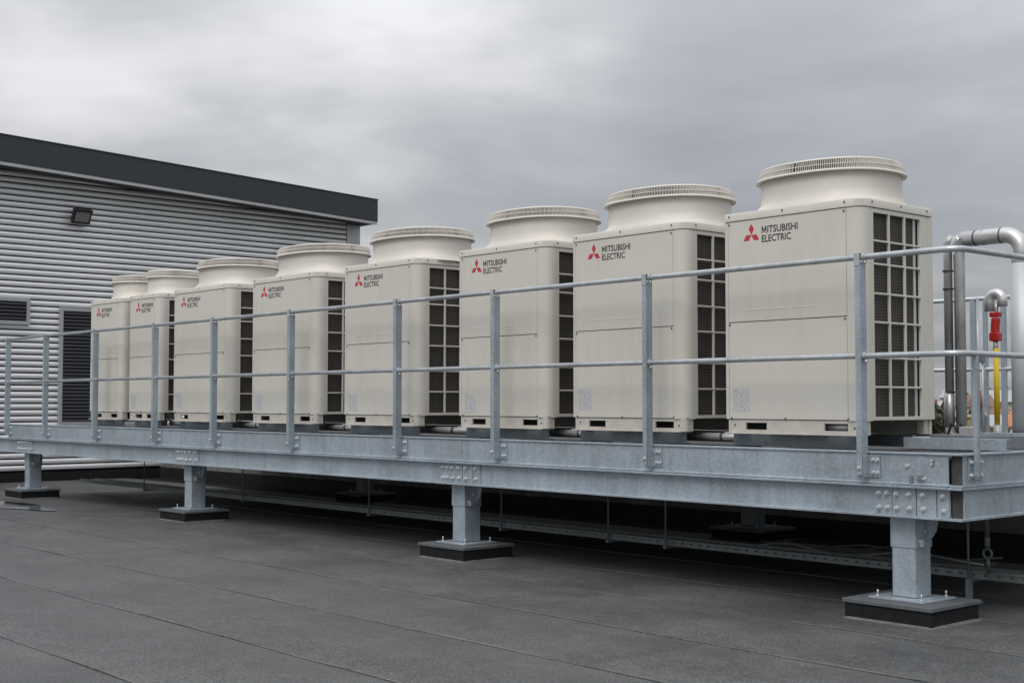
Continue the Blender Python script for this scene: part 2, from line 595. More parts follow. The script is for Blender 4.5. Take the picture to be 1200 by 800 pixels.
pitch = 0.126
pk = [(-0.06, 0.0), (0.004, -0.004)]
for k in range(11):
    u = k / 10
    pk.append((0.026 + 0.012 * math.sin(PI * u) - 0.004 * u, 0.0015 + 0.092 * u))
pk += [(0.002, 0.099), (-0.06, 0.096)]
PLANK = MB().prism(pk, 'y', BY0, BY1 - 0.418)
PLANK.sm = [len(q) == 4 for q in PLANK.f]
PLANK = PLANK.mesh('cladding_plank', M['clad'])
PLANK.set_sharp_from_angle(angle=math.radians(50))
z = 0.24
while z < 6.75:
    if z < 6.1:
        link('cladding_plank', PLANK, bld, 0, (0, 0, z))
    else:
        # shortened where the sloping soffit cuts across
        ye = min(BY1 - 0.418, -0.36 + (6.46 - 0.02 - z) / 0.0414)
        if ye > BY0 + 0.5:
            p_ = MB().prism(pk, 'y', BY0, ye)
            p_.sm = [len(q) == 4 for q in p_.f]
            me = p_.mesh('cladding_plank', M['clad'])
            me.set_sharp_from_angle(angle=math.radians(50))
            link('cladding_plank', me, bld, 0, (0, 0, z))
    z += pitch
MB().box(-14, -0.065, BY0, BY1 - 0.03, -0.02, 5.95).build('wall', M['rubber'], bld)  # black backing; its colour in the plank gaps stands in for groove shade
MB().box(-0.035, 0.03, BY0, BY1, 0.0, 0.19).build('wall_base', M['plinth'], bld)
MB().box(-0.03, 0.034, BY1 - 0.40, BY1, 0.19, eave(BY1) - 0.06).build('corner_trim', M['trim'], bld, 0.006)
MB().box(-0.03, 0.028, BY1 - 0.415, BY1 - 0.402, 0.19, eave(BY1) - 0.06).build('corner_joint', M['seam'], bld)


def slope_box(x0, x1, y0, y1, lo, hi):
    """box whose top and bottom follow the sloping roof edge"""
    m = MB()
    vs = []
    for yy in (y0, y1):
        e = eave(yy)
        vs += [(x0, yy, e + lo), (x1, yy, e + lo), (x1, yy, e + hi), (x0, yy, e + hi)]
    m.add(vs, [(0, 1, 2, 3), (4, 7, 6, 5), (0, 4, 5, 1), (1, 5, 6, 2), (2, 6, 7, 3), (3, 7, 4, 0)])
    return m


FY1 = 8.89
for ya, yb in ((BY0, FY1),):
    slope_box(0.56, 0.60, ya + 0.001, yb - 0.001, 0.0, 0.535).build('fascia', M['dark_fascia'], bld, 0.004)
slope_box(0.535, 0.585, BY0, FY1 - 0.01, -0.072, -0.002).build('gutter_trim', M['trim'], bld, 0.004)
slope_box(-0.6, 0.533, BY0, FY1 - 0.012, -0.05, -0.008).build('soffit', M['soffit'], bld)
slope_box(-14, 0.555, BY0, FY1, 0.002, 0.525).build('roof', M['dark_fascia'], bld)
slope_box(0.555, 0.615, BY0, FY1 + 0.008, 0.537, 0.556).build('roof_edge', M['dark_fascia'], bld)


def louvre(name, y0, y1, z0, z1, label, pitch, proud=0.05):
    t = bpy.data.objects.new(name, None)
    C.objects.link(t)
    t.parent = bld
    t.location = (0.044, 0.0, 0.0)
    f = MB()
    w = 0.075
    f.box(-0.03, proud, y0 - w, y0, z0 - w, z1 + w).box(-0.03, proud, y1, y1 + w, z0 - w, z1 + w)
    f.box(-0.03, proud, y0 + 0.0005, y1 - 0.0005, z1, z1 + w).box(-0.03, proud, y0 + 0.0005, y1 - 0.0005, z0 - w, z0)
    f.build('frame', M['frame'], t, 0.004)
    MB().box(0.0, 0.004, y0 + 0.001, y1 - 0.001, z0 + 0.001, z1 - 0.001).build('backing', M['dark_inside'], t)
    sl = MB().add([(0.008, y0 + 0.002, 0.0), (0.008, y1 - 0.002, 0.0), (0.046, y1 - 0.002, -pitch * 0.72), (0.046, y0 + 0.002, -pitch * 0.72),
                   (0.012, y0 + 0.002, 0.004), (0.012, y1 - 0.002, 0.004), (0.050, y1 - 0.002, -pitch * 0.72), (0.050, y0 + 0.002, -pitch * 0.72)],
                  [(0, 3, 2, 1), (4, 5, 6, 7), (2, 3, 7, 6), (0, 1, 5, 4), (1, 2, 6, 5), (3, 0, 4, 7)]).mesh('slat', M['slat'])
    z = z1 - 0.01
    while z - pitch * 0.8 > z0:
        link('slat', sl, t, 0, (0, 0, z))
        z -= pitch
    return t


lv = louvre('vent_louvre', -1.6, 0.42, 3.30, 3.70, '', 0.075)
dl = louvre('door_louvre', 1.20, 2.95, 1.22, 3.55, '', 0.075)

fl = thing('floodlight', (XW, 11.50, 5.56), 'small black floodlight fixed high on the corrugated metal wall', 'floodlight')
hb = MB()
tl = Matrix.Rotation(math.radians(28), 4, 'Y')


def rbox(m, x0, x1, y0, y1, z0, z1, R, off):
    mm = MB().box(x0, x1, y0, y1, z0, z1)
    return m.add([R @ Vector(q) + Vector(off) for q in mm.v], mm.f)


rbox(hb, -0.05, 0.05, -0.20, 0.20, -0.16, 0.16, tl, (0.22, 0, 0))
hb.build('housing', M['black'], fl, 0.012)
rbox(MB(), 0.0505, 0.058, -0.155, 0.155, -0.11, 0.11, tl, (0.22, 0, 0)).build('lens', M['lens'], fl, 0.003)
rbox(MB(), 0.0505, 0.075, -0.20, 0.20, 0.12, 0.16, tl, (0.22, 0, 0)).build('visor', M['black'], fl, 0.003)
MB().box(0.022, 0.20, -0.03, 0.03, -0.03, 0.03).box(0.022, 0.04, -0.10, 0.10, -0.07, 0.07).build('bracket', M['black'], fl, 0.004)

# ------------------------------------------------------------------ steel platform
XL, XR = -26.4, -5.0
plat = thing('steel_platform', (-15, 10.8, 0), 'long galvanised steel I-beam platform on short columns carrying the beige units', 'platform')


def P(mb, name, m, bevel=0.003, parent=plat, seg=2):
    """mesh given in world coordinates, re-based on the thing it belongs to"""
    base = parent
    o = Vector((0, 0, 0))
    while base is not None:
        o += base.location
        base = base.parent
    mb.v = [(q[0] - o.x, q[1] - o.y, q[2] - o.z) for q in mb.v]
    return mb.build(name, m, parent, bevel, None, seg)


def put(name, me, parent, loc, rz=0.0):
    base = parent
    o = Vector((0, 0, 0))
    while base is not None:
        o += base.location
        base = base.parent
    ob = link(name, me, parent, 0, Vector(loc) - o)
    ob.rotation_euler.z = rz
    return ob


def ibeam_x(x0, x1, yf, yb, z0, z1, yw=None, tf=0.018, tw=0.010):
    yw = yw if yw is not None else 0.5 * (yf + yb)
    prof = [(yf, z0), (yb, z0), (yb, z0 + tf), (yw + tw, z0 + tf), (yw + tw, z1 - tf), (yb, z1 - tf), (yb, z1), (yf, z1), (yf, z1 - tf), (yw, z1 - tf), (yw, z0 + tf), (yf, z0 + tf)]
    return MB().prism(prof, 'x', x0, x1)


def ibeam_y(y0, y1, xa, xb, z0, z1, xw=None, tf=0.016, tw=0.010):
    xw = xw if xw is not None else 0.5 * (xa + xb)
    prof = [(xa, z0), (xb, z0), (xb, z0 + tf), (xw + tw, z0 + tf), (xw + tw, z1 - tf), (xb, z1 - tf), (xb, z1), (xa, z1), (xa, z1 - tf), (xw, z1 - tf), (xw, z0 + tf), (xa, z0 + tf)]
    return MB().prism(prof, 'y', y0, y1)


COLX = [-5.52, -10.81, -16.77, -22.57]
# lower front beams, jointed at the columns
joints = [XL] + [c - 0.085 for c in reversed(COLX)][:3] + [-5.083]
for a, b in zip(joints[:-1], joints[1:]):
    P(ibeam_x(a + 0.002, b - 0.002, 8.660, 8.85, 0.770, 1.010, 8.722), 'beam', M['galv'], 0.003)
uj = [-23.20, -16.72, -10.66, -5.0835]
for a, b in zip(uj[:-1], uj[1:]):
    P(ibeam_x(a + 0.0015, b - 0.0015, 8.690, 8.84, 1.0125, 1.253, 8.703, 0.014), 'beam', M['galv'], 0.004)
# end beams running back from the near corner
for z0, z1, tf, xo in ((0.770, 1.010, 0.018, -4.965), (1.0125, 1.253, 0.014, -4.968)):
    m = ibeam_y(8.852, 13.0, -5.09, xo, z0, z1, -5.0, tf)
    yf_ = 8.661 if z0 < 0.9 else 8.691
    m.box(-5.082, xo, yf_, 8.8515, z0 + 0.0003, z0 + tf - 0.0003).box(-5.082, xo, yf_, 8.8515, z1 - tf + 0.0003, z1 - 0.0003)
    m.box(-5.0, -4.99, 8.745, 8.8515, z0 + tf, z1 - tf)
    P(m, 'beam', M['galv'], 0.002)
    P(MB().box(-5.0825, -5.0003, 8.742, 8.750, z0 + tf + 0.001, z1 - tf - 0.001), 'recess_shade', M['recess_shade'], 0)  # dark sheet across the beam corner, its colour stands in for recess shade
# rear beams and cross beams under the deck
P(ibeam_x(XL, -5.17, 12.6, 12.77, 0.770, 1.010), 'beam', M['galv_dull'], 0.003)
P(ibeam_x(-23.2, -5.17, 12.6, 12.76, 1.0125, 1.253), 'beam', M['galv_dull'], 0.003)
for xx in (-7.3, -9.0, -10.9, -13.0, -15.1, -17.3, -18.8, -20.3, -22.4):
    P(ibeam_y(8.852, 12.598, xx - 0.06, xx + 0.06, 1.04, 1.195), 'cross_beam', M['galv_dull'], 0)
xx = -22.5
while xx < -5.3:
    P(MB().box(xx + 0.004, min(xx + 1.2, -5.2) - 0.004, 8.93, 12.59, 1.20, 1.222), 'deck_panel', M['deck'], 0.002)
    P(MB().box(xx + 0.004, min(xx + 1.2, -5.2) - 0.004, 12.78, 13.40, 1.20, 1.222), 'deck_panel', M['deck'], 0.002)  # rear strip added to keep skylight out from under the platform
    xx += 1.2


def column(cx, cy, front=True):
    z0, z1 = 0.150, 0.768
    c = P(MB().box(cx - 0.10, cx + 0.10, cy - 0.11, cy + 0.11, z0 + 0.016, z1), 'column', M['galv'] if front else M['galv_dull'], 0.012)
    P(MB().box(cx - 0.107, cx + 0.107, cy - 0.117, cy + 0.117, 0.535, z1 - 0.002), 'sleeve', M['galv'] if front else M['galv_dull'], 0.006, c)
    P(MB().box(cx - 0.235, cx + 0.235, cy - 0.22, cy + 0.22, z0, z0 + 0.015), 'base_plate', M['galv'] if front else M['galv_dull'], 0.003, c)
    for sx in (-1, 1):
        for sy in (-1, 1):
            put('bolt', STUD, c, (cx + sx * 0.185, cy + sy * 0.17, z0 + 0.015))
    if front:
        g = MB().prism([(cy - 0.1, 0.765), (cy + 0.02, 0.765), (cy + 0.02, 0.62), (cy - 0.02, 0.60)], 'x', cx + 0.108, cx + 0.120)
        g = MB().prism([(cx + 0.108, 0.766), (cx + 0.21, 0.766), (cx + 0.19, 0.66), (cx + 0.135, 0.585), (cx + 0.108, 0.575)], 'y', cy + 0.03, cy + 0.042)
        P(g, 'gusset', M['galv'], 0.002, c)
        for sx in (-1, 1):
            P(MB().box(cx + sx * 0.12 - 0.013, cx + sx * 0.12 + 0.013, cy - 0.06, cy - 0.03, 0.545, 0.60), 'lug', M['bolt'], 0.003, c)
        put('bolt', BOLT_S, c, (cx + 0.108, cy + 0.0, 0.66), PI / 2)
        put('bolt', BOLT_S, c, (cx + 0.108, cy - 0.06, 0.585), PI / 2)
    return c


CY = 8.90
for cx in COLX:
    column(cx, CY)
RCOL = [-9.95, -17.95]
for cx in RCOL:
    column(cx, 12.62, False)

# splice plates with bolts on the lower beam above each column
for ci, cx in enumerate(COLX):
    plates = [(-0.186, -0.040, 8.7085, (-0.145, -0.075)), (-0.033, 0.163, 8.7045, (0.01, 0.115)), (0.170, 0.330, 8.7075, (0.225,)), (0.337, 0.440, 8.7095, (0.385,))]
    for (a, b, y, bx) in plates:
        xb = min(cx + b, -5.086)
        p = P(MB().box(cx + a, xb, y, 8.7215, 0.788, 0.992), 'splice_plate', M['galv'], 0.002)
        for q in bx:
            for zz in (0.838, 0.945):
                put('bolt', BOLT, p, (cx + q + random.uniform(-.004, .004), y, zz + random.uniform(-.003, .003)), 0)
# loose fixings and slots on the upper beam near the corner
for (bx, bz) in ((-5.42, 1.155), (-5.28, 1.065), (-5.215, 1.20), (-5.215, 1.175)):
    put('bolt', BOLT_S, plat, (bx, 8.703, bz))
P(MB().box(-5.40, -5.375, 8.690, 8.7025, 1.03, 1.085), 'clip', M['galv_dull'], 0.002)
P(MB().box(-5.335, -5.28, 8.688, 8.7025, 1.05, 1.09), 'clip', M['galv_dull'], 0.002)
P(MB().box(-5.235, -5.198, 8.694, 8.7025, 1.168, 1.222), 'clip', M['galv_dull'], 0.002)

# bearers under the units and loose channels on the deck by the near end
ULEFT = [-7.30, -9.19, -10.94, -13.11, -15.25, -17.45, -18.89, -20.30]
UPAN = [1.235, 1.294, 1.237, 1.292, 1.389, 1.456, 0.81, 0.99]
DUCT = [(0.709, 0.60, 0.505, 2.4), (0.765, 0.615, 0.505, 2.4), (0.735, 0.60, 0.505, 2.4), (0.795, 0.645, 0.505, 2.4), (0.835, 0.665, 0.505, 2.4),
        (0.85, 0.61, 0.505, 2.4), (0.37, 0.40, 0.42, 2.0), (0.60, 0.46, 0.42, 2.0)]
for l, w in zip(ULEFT, UPAN):
    for y0 in (9.00, 9.72):
        prof = [(y0, 1.256), (y0 + 0.07, 1.256), (y0 + 0.07, 1.262), (y0 + 0.006, 1.262), (y0 + 0.006, 1.350), (y0 + 0.07, 1.350), (y0 + 0.07, 1.357), (y0, 1.357)]
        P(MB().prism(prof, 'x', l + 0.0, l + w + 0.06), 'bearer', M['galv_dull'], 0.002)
prof = [(9.42, 1.256), (9.50, 1.256), (9.50, 1.262), (9.426, 1.262), (9.426, 1.338), (9.50, 1.338), (9.50, 1.344), (9.42, 1.344)]
P(MB().prism(prof, 'x', -5.90, -5.02), 'bearer', M['galv'], 0.002)
P(MB().box(-5.95, -5.02, 9.9, 9.96, 1.256, 1.36), 'bearer', M['galv_dull'], 0.004)
P(MB().box(-5.90, -5.02, 10.4, 10.46, 1.27, 1.37), 'bearer', M['galv'], 0.004)
P(MB().box(-5.6, -5.02, 11.6, 11.7, 1.256, 1.33), 'bearer', M['galv'], 0.004)

# ------------------------------------------------------------------ plinths
PG = 'felt covered plinths under the platform columns'
plabel = ['black felt plinth under the near corner column, largest in view', 'black felt plinth under the second column from the near corner',
          'black felt plinth under the third column from the near corner', 'black felt plinth beside the puddle, under the farthest front column']


def plinth(cx, cy, label, hz=0.150):
    t = thing('plinth', (cx, cy, 0), label, 'plinth', PG)
    MB().box(-0.365, 0.365, -0.335, 0.335, -0.008, hz - 0.034).build('upstand', M['plinth'], t, 0.012)
    MB().box(-0.378, 0.378, -0.348, 0.348, hz - 0.033, hz - 0.001).build('cap_slab', M['plinth_cap'], t, 0.006)
    # felt dressed out over the roof round the foot
    sk = MB()
    n = 40
    vs = []
    rr = random.Random(int(-cx * 10))
    for k in range(n):
        t_ = 2 * PI * k / n
        c_, s_ = math.cos(t_), math.sin(t_)
        m_ = max(abs(c_) / 0.367, abs(s_) / 0.337)
        e = 1 + rr.uniform(0.07, 0.12)
        ix, iy = c_ / m_, s_ / m_
        vs += [(ix, iy, 0.014), (ix * 1.02, iy * 1.02, 0.0095), (ix * e, iy * e, 0.007), (ix * e, iy * e, -0.006)]
    fs = []
    for k in range(n):
        a, b = 4 * k, 4 * ((k + 1) % n)
        fs += [(a, b, b + 1, a + 1), (a + 1, b + 1, b + 2, a + 2), (a + 2, b + 2, b + 3, a + 3)]
    sk.add(vs, fs, True)
    sk.build('skirt', M['skirt'], t)
    return t


M['skirt'] = mat('worn_felt_skirt', (0.115, 0.118, 0.118), 0.7, var=0.35, vscale=9, bump=0.4, bscale=120)
for cx, lb in zip(COLX, plabel):
    plinth(cx, 8.89, lb)
plinth(RCOL[0], 12.62, 'black plinth in the shade under the rear column nearest the cable tray loops')
plinth(RCOL[1], 12.62, 'black plinth in the shade under the far rear column')

# ------------------------------------------------------------------ guard rail
rail = thing('guard_rail', (-15, 8.65, 1.1), 'galvanised two-rail tubular guard rail along the platform edge', 'guard rail')
YR = 8.645
XE = -4.95


def corner_path(z, r=0.11):
    pts = [(-26.3, YR, z), (XE - r, YR, z)]
    for k in range(1, 7):
        t = PI / 2 * k / 6
        pts.append((XE - r + r * math.sin(t), YR + r - r * math.cos(t), z))
    pts.append((XE, 13.0, z))
    return pts


P(MB().tube(corner_path(2.733), 0.0235, 14), 'top_rail', M['galv_tube'], 0, rail)
P(MB().tube(corner_path(1.978), 0.0225, 14), 'mid_rail', M['galv_tube'], 0, rail)
posts = [-24.95, -23.135, -21.47, -19.535, -17.525, -15.815, -13.895, -11.705, -10.055, -7.98, -5.772]
for xp in posts:
    w2 = 0.024 if xp > -9 else 0.026
    p = P(MB().box(xp - w2, xp + w2, 8.605, 8.690, 1.075, 2.70), 'post', M['galv'], 0.004, rail)
    P(MB().box(xp - 0.026, xp + 0.026, 8.600, 8.604, 2.665, 2.762).box(xp - 0.026, xp + 0.026, 8.6045, 8.685, 2.7575, 2.763), 'saddle', M['galv_tube'], 0.002, p)
    for z, rr in ((2.733, 0.031), (1.978, 0.031)):
        P(MB().tube([(xp + 0.0265, YR, z), (xp + 0.05, YR, z)], rr, 14), 'collar', M['galv_tube'], 0.002, p)
        P(MB().tube([(xp + 0.045, YR, z - 0.03), (xp + 0.045, YR, z - 0.05)], 0.013, 8), 'grub_screw', M['bolt'], 0, p)
    if xp > -24:
        P(MB().box(xp - 0.075, xp - 0.0275, 8.6905, 8.7022, 1.06, 1.225), 'bracket', M['galv'], 0.002, p)
        b2 = P(MB().box(xp + 0.0275, xp + 0.125, 8.6905, 8.7022, 1.06, 1.225).box(xp + 0.0275, xp + 0.034, 8.615, 8.690, 1.06, 1.225), 'bracket', M['galv'], 0.002, p)
        for q in ((xp - 0.055, 8.6905), (xp + 0.066, 8.6905), (xp + 0.104, 8.6905)):
            for zz in (1.095, 1.19):
                put('bolt', BOLT_S, p, (q[0], q[1], zz))
        put('bolt', BOLT_S, p, (xp - 0.0, 8.605, 1.13))
# short stanchion on the end beam, up to the mid rail, and the posts of the far side
p = P(MB().box(XE - 0.018, XE + 0.018, 8.845, 8.885, 1.08, 1.965), 'post', M['galv'], 0.004, rail)
P(MB().box(-4.9895, -4.979, 8.80, 8.99, 1.06, 1.225).box(-4.9788, -4.968, 8.85, 8.88, 1.085, 1.21), 'bracket', M['galv'], 0.002, p)
for yy in (8.825, 8.965):
    for zz in (1.095, 1.19):
        put('bolt', BOLT_S, p, (-4.979, yy, zz), PI / 2)

rail2 = thing('guard_rail', (-15, 13.0, 1.1), 'rear guard rail behind the units, seen between the lagged pipes', 'guard rail')
P(MB().tube([(-26.3, 13.05, 2.733), (-4.9, 13.05, 2.733)], 0.0235, 12), 'top_rail', M['galv_tube'], 0, rail2)
P(MB().tube([(-26.3, 13.05, 1.978), (-4.9, 13.05, 1.978)], 0.0225, 12), 'mid_rail', M['galv_tube'], 0, rail2)
for xp, hw in ((-7.31, 0.026), (-7.17, 0.020), (-6.965, 0.026), (-9.5, 0.03), (-11.7, 0.03), (-14.0, 0.03), (-16.2, 0.03), (-18.5, 0.03), (-20.6, 0.03), (-22.8, 0.03)):
    P(MB().box(xp - hw, xp + hw, 13.03, 13.075, 1.03, 2.72), 'post', M['galv'], 0.004, rail2)


# ------------------------------------------------------------------ condenser units
def text_mesh(body, w, h):
    cu = bpy.data.curves.new('lettering', 'FONT')
    cu.body = body
    cu.size = 1.0
    cu.offset = 0.018
    cu.resolution_u = 3
    to = bpy.data.objects.new('lettering', cu)
    C.objects.link(to)
    dg = bpy.context.evaluated_depsgraph_get()
    me = bpy.data.meshes.new_from_object(to.evaluated_get(dg))
    bpy.data.objects.remove(to)
    xs = [v.co.x for v in me.vertices]
    ys = [v.co.y for v in me.vertices]
    x0, x1, y0, y1 = min(xs), max(xs), min(ys), max(ys)
    out = MB()
    vs = [((v.co.x - x0) / (x1 - x0) * w, -0.0012, (v.co.y - y0) / (y1 - y0) * h) for v in me.vertices]
    out.add(vs, [tuple(q.vertices) for q in me.polygons])
    return out


t1 = text_mesh('ITSUBISHI', 0.309, 0.060)
t1.v = [(q[0] + 0.059, q[1], q[2]) for q in t1.v]
for a, b, c, d in (((0, 0), (0.0095, 0), (0.0095, 0.06), (0, 0.06)), ((0.0395, 0), (0.049, 0), (0.049, 0.06), (0.0395, 0.06)),
                   ((0.0095, 0.036), (0.0245, 0.004), (0.0245, 0.027), (0.0095, 0.06)), ((0.0245, 0.004), (0.0395, 0.036), (0.0395, 0.06), (0.0245, 0.027))):
    t1.add([(q[0], -0.0012, q[1]) for q in (a, b, c, d)], [(0, 1, 2, 3)])      # the letter M, stem by stem
t2 = text_mesh('ELECTRIC', 0.300, 0.060)
lt = MB()
lt.add([(q[0] + 0.400, q[1], q[2] + 1.688) for q in t1.v], t1.f)
lt.add([(q[0] + 0.400, q[1], q[2] + 1.612) for q in t2.v], t2.f)
LETTER = lt.mesh('lettering', M['black_print'])
em = MB()
sz = 0.0555
for ang in (90, 210, 330):
    aa = math.radians(ang)
    c0 = (0.290, 1.686)
    rv = [(c0[0], c0[1])]
    for da, ln in ((-30, sz), (0, sz * math.sqrt(3)), (30, sz)):
        a3 = math.radians(ang + da)
        rv.append((c0[0] + ln * math.cos(a3), c0[1] + ln * math.sin(a3)))
    em.add([(q[0], -0.0013, q[1]) for q in rv], [(0, 1, 2, 3)])
EMBLEM = em.mesh('emblem', M['red'])
LABEL = MB().box(0.085, 0.265, -0.0012, 0.0, 0.175, 0.375).mesh('rating_label', M['label'])
DASH = MB().prism([(-0.0003, -0.009), (-0.0014, -0.006), (-0.0014, 0.004), (0.001, 0.010), (0.001, -0.010)], 'x', 0.0, 0.066).mesh('embossed_dash', M['cream'])
UG = 'beige condenser units in a row on the steel platform'
D = 1.04                     # unit depth
ROWS = [33, 27.5, 35, 34, 42, 34.5, 35]
tot = sum(ROWS)


def superell(cx, cy, a, b, n, z, N=96):
    out = []
    for k in range(N):
        t = 2 * PI * k / N
        c, s = math.cos(t), math.sin(t)
        out.append((cx + a * math.copysign(abs(c) ** (2 / n), c), cy + b * math.copysign(abs(s) ** (2 / n), s), z))
    return out


def loft(rings, close_top=False):
    m = MB()
    n = len(rings[0])
    vs = [q for r in rings for q in r]
    fs = []
    for i in range(len(rings) - 1):
        for k in range(n):
            fs.append((i * n + k, i * n + (k + 1) % n, (i + 1) * n + (k + 1) % n, (i + 1) * n + k))
    m.add(vs, fs, True)
    if close_top:
        m.f.append(tuple((len(rings) - 1) * n + k for k in range(n)))
        m.sm.append(False)
    return m


def unit(l, wp, duct, label, detail):
    w = wp + 0.14
    t = thing('condenser_unit', (l + w / 2, 8.9 + D / 2, 1.36), label, 'condenser unit', UG)

    def B(mb, name, m, bevel=0.0, seg=2):
        mb.v = [(q[0] - w / 2, q[1] - D / 2, q[2]) for q in mb.v]
        return mb.build(name, m, t, bevel, None, seg)

    def sh(name, me, x, y, z, rz=0):
        o = link(name, me, t, 0, (x - w / 2, y - D / 2, z))
        o.rotation_euler.z = rz
        return o
    H = 1.82
    B(MB().box(0.012, w - 0.045, 0.045, D - 0.012, 0.135, H), 'casing', M['seam'])
    # base rail with two lifting slots, turned-out lip and rounded right end
    z0, z1 = 0.004, 0.118
    sa, sb = (0.205, 0.425), (wp - 0.235, wp - 0.012)
    bs = MB()
    xr = wp + 0.08
    bs.box(0.02, sa[0], 0.012, 0.03, z0, z1).box(sa[1], sb[0], 0.012, 0.03, z0, z1).box(sb[1], xr, 0.012, 0.03, z0, z1)
    for q in (sa, sb):
        bs.box(q[0] + 0.0005, q[1] - 0.0005, 0.0125, 0.0295, z0, 0.036).box(q[0] + 0.0005, q[1] - 0.0005, 0.0125, 0.0295, 0.094, z1)
    bs.box(0.0, xr + 0.01, -0.02, 0.0115, 0.0, 0.010)
    pr = [(xr + 0.0005, 0.012)] + [(xr + 0.045 * math.sin(k * PI / 12), 0.057 - 0.045 * math.cos(k * PI / 12)) for k in range(1, 7)] + [(xr + 0.045, 0.12), (xr + 0.03, 0.12), (xr + 0.03, 0.06), (xr + 0.0005, 0.03)]
    bs.prism(pr, 'z', z0, z1 + 0.02)
    B(bs, 'base_rail', M['cream_base'], 0.002)
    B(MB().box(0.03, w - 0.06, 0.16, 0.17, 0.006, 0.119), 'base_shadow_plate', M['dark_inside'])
    B(MB().box(0.02, w - 0.02, D - 0.05, D - 0.015, 0.0, 0.134), 'base_rail', M['cream_base'], 0.002)
    B(MB().box(0.02, w - 0.012, 0.03, D - 0.02, 0.1200, 0.134), 'base_pan', M['cream_base'])
    B(MB().box(w - 0.10, w - 0.03, D - 0.12, D - 0.055, 0.0, 0.119), 'foot', M['cream_base'], 0.004)
    # shell panels
    B(MB().box(0.0, 0.034, 0.002, D - 0.003, 0.122, H - 0.006), 'side_panel', M['cream'], 0.006)
    up = B(MB().box(0.0385, wp - 0.003, 0.0, 0.044, 0.951, H - 0.006), 'front_panel', M['cream'], 0.004)
    lo = B(MB().box(0.0385, wp - 0.003, 0.0015, 0.044, 0.124, 0.945), 'front_panel', M['cream'], 0.004)
    r = 0.105
    arc = [(wp + 0.002, 0.0)]
    for k in range(0, 9):
        a = PI / 2 * k / 8
        arc.append((w - r + r * math.sin(a), r - r * math.cos(a)))
    arc.append((w, 0.136))
    inn = [(w - 0.015, 0.136)] + [(w - r + (r - 0.015) * math.cos(PI / 2 * k / 8), r - (r - 0.015) * math.sin(PI / 2 * k / 8)) for k in range(0, 9)] + [(wp + 0.002, 0.015)]
    cp = MB().prism(arc + inn, 'z', 0.118, H - 0.006)
    cp.sm = [len(q) == 4 for q in cp.f]
    o = B(cp, 'corner_panel', M['cream'])
    o.data.shade_smooth()
    o.data.set_sharp_from_angle(angle=math.radians(35))
    # side frame round the grille
    gy0, gy1, gz0, gz1 = 0.172, D - 0.185, 0.150, 1.778
    sf = MB()
    sf.box(w - 0.03, w - 0.001, 0.139, gy0, 0.122, H - 0.006)
    sf.box(w - 0.03, w - 0.001, gy0 + 0.0005, gy1 - 0.0005, 0.122, gz0)
    sf.box(w - 0.03, w - 0.001, gy0 + 0.0005, gy1 - 0.0005, gz1, H - 0.006)
    sf.box(w - 0.03, w - 0.001, gy1, D - 0.066, 0.122, H - 0.006)
    B(sf, 'side_frame', M['cream'], 0.003)
    B(MB().box(w - 0.035, w, D - 0.062, D, 0.122, H - 0.006), 'rear_post', M['cream'], 0.005)
    B(MB().add([(w - 0.040, gy0 - 0.02, gz0 - 0.01), (w - 0.040, gy1 + 0.02, gz0 - 0.01), (w - 0.040, gy1 + 0.02, gz1 + 0.01), (w - 0.040, gy0 - 0.02, gz1 + 0.01)], [(0, 1, 2, 3)]), 'coil', M['fins'])
    B(MB().box(w - 0.039, w - 0.030, gy1 - 0.062, gy1 - 0.028, gz0, gz1), 'sky_gap_strip', M['lag'], 0.001)  # pale strip standing in for sky seen through the open coil corner
    gw = gy1 - gy0
    for f in (1 / 3, 2 / 3):
        yy = gy0 + gw * f
        B(MB().box(w - 0.022, w - 0.002, yy - 0.010, yy + 0.010, gz0, gz1), 'grille_bar', M['cream'], 0.003)
    z = gz1
    for rrow in ROWS[:-1]:
        z -= (gz1 - gz0) * rrow / tot
        B(MB().box(w - 0.0215, w - 0.0035, gy0, gy1, z - 0.008, z + 0.008), 'grille_bar', M['cream'], 0.003)
    # cap with one large rounded corner
    def rrect(e, z):
        out = []
        for (cx, cy, rr, a0) in ((w + e - 0.02, D + e - 0.02, 0.02, 0), (-e + 0.02, D + e - 0.02, 0.02, 90), (-e + 0.02, -e + 0.02, 0.02, 180), (w + e - r - 0.006, -e + r + 0.006, r + 0.006, 270)):
            for k in range(7):
                a = math.radians(a0 + 90 * k / 6)
                out.append((cx + rr * math.cos(a), cy + rr * math.sin(a), z))
        return out
    cap = loft([rrect(0.006, H), rrect(0.006, H + 0.056), rrect(0.002, H + 0.064), rrect(-0.008, H + 0.068)], True)
    cap.f.append(tuple(reversed(range(28))))
    cap.sm.append(False)
    o = B(cap, 'top_cap', M['cream'])
    o.data.set_sharp_from_angle(angle=math.radians(30))
    for q in (0.055, wp * 0.5, wp - 0.01):
        sh('screw', SCREW, q, -0.006, H + 0.04)
        sh('screw', SCREW, q + 0.01, 0.0, 0.132)
    for q in (0.145, 0.56, 0.95):
        sh('screw', SCREW, w + 0.006, q, H + 0.04, PI / 2)
    for q in ((0.052, 0.93), (wp - 0.02, 0.93), (wp - 0.02, H - 0.03), (0.052, H - 0.03)):
        sh('screw', SCREW, q[0], 0.0, q[1])
    sh('screw', SCREW, wp + 0.05, 0.012, 0.06)
    sh('screw', SCREW, 0.09, 0.012, 0.075)
    # fan duct and its ribbed guard
    dx, a, b, nexp = duct
    cy = 0.55
    cy = min(cy, D / 2 + 0.03)
    zt = H + 0.068
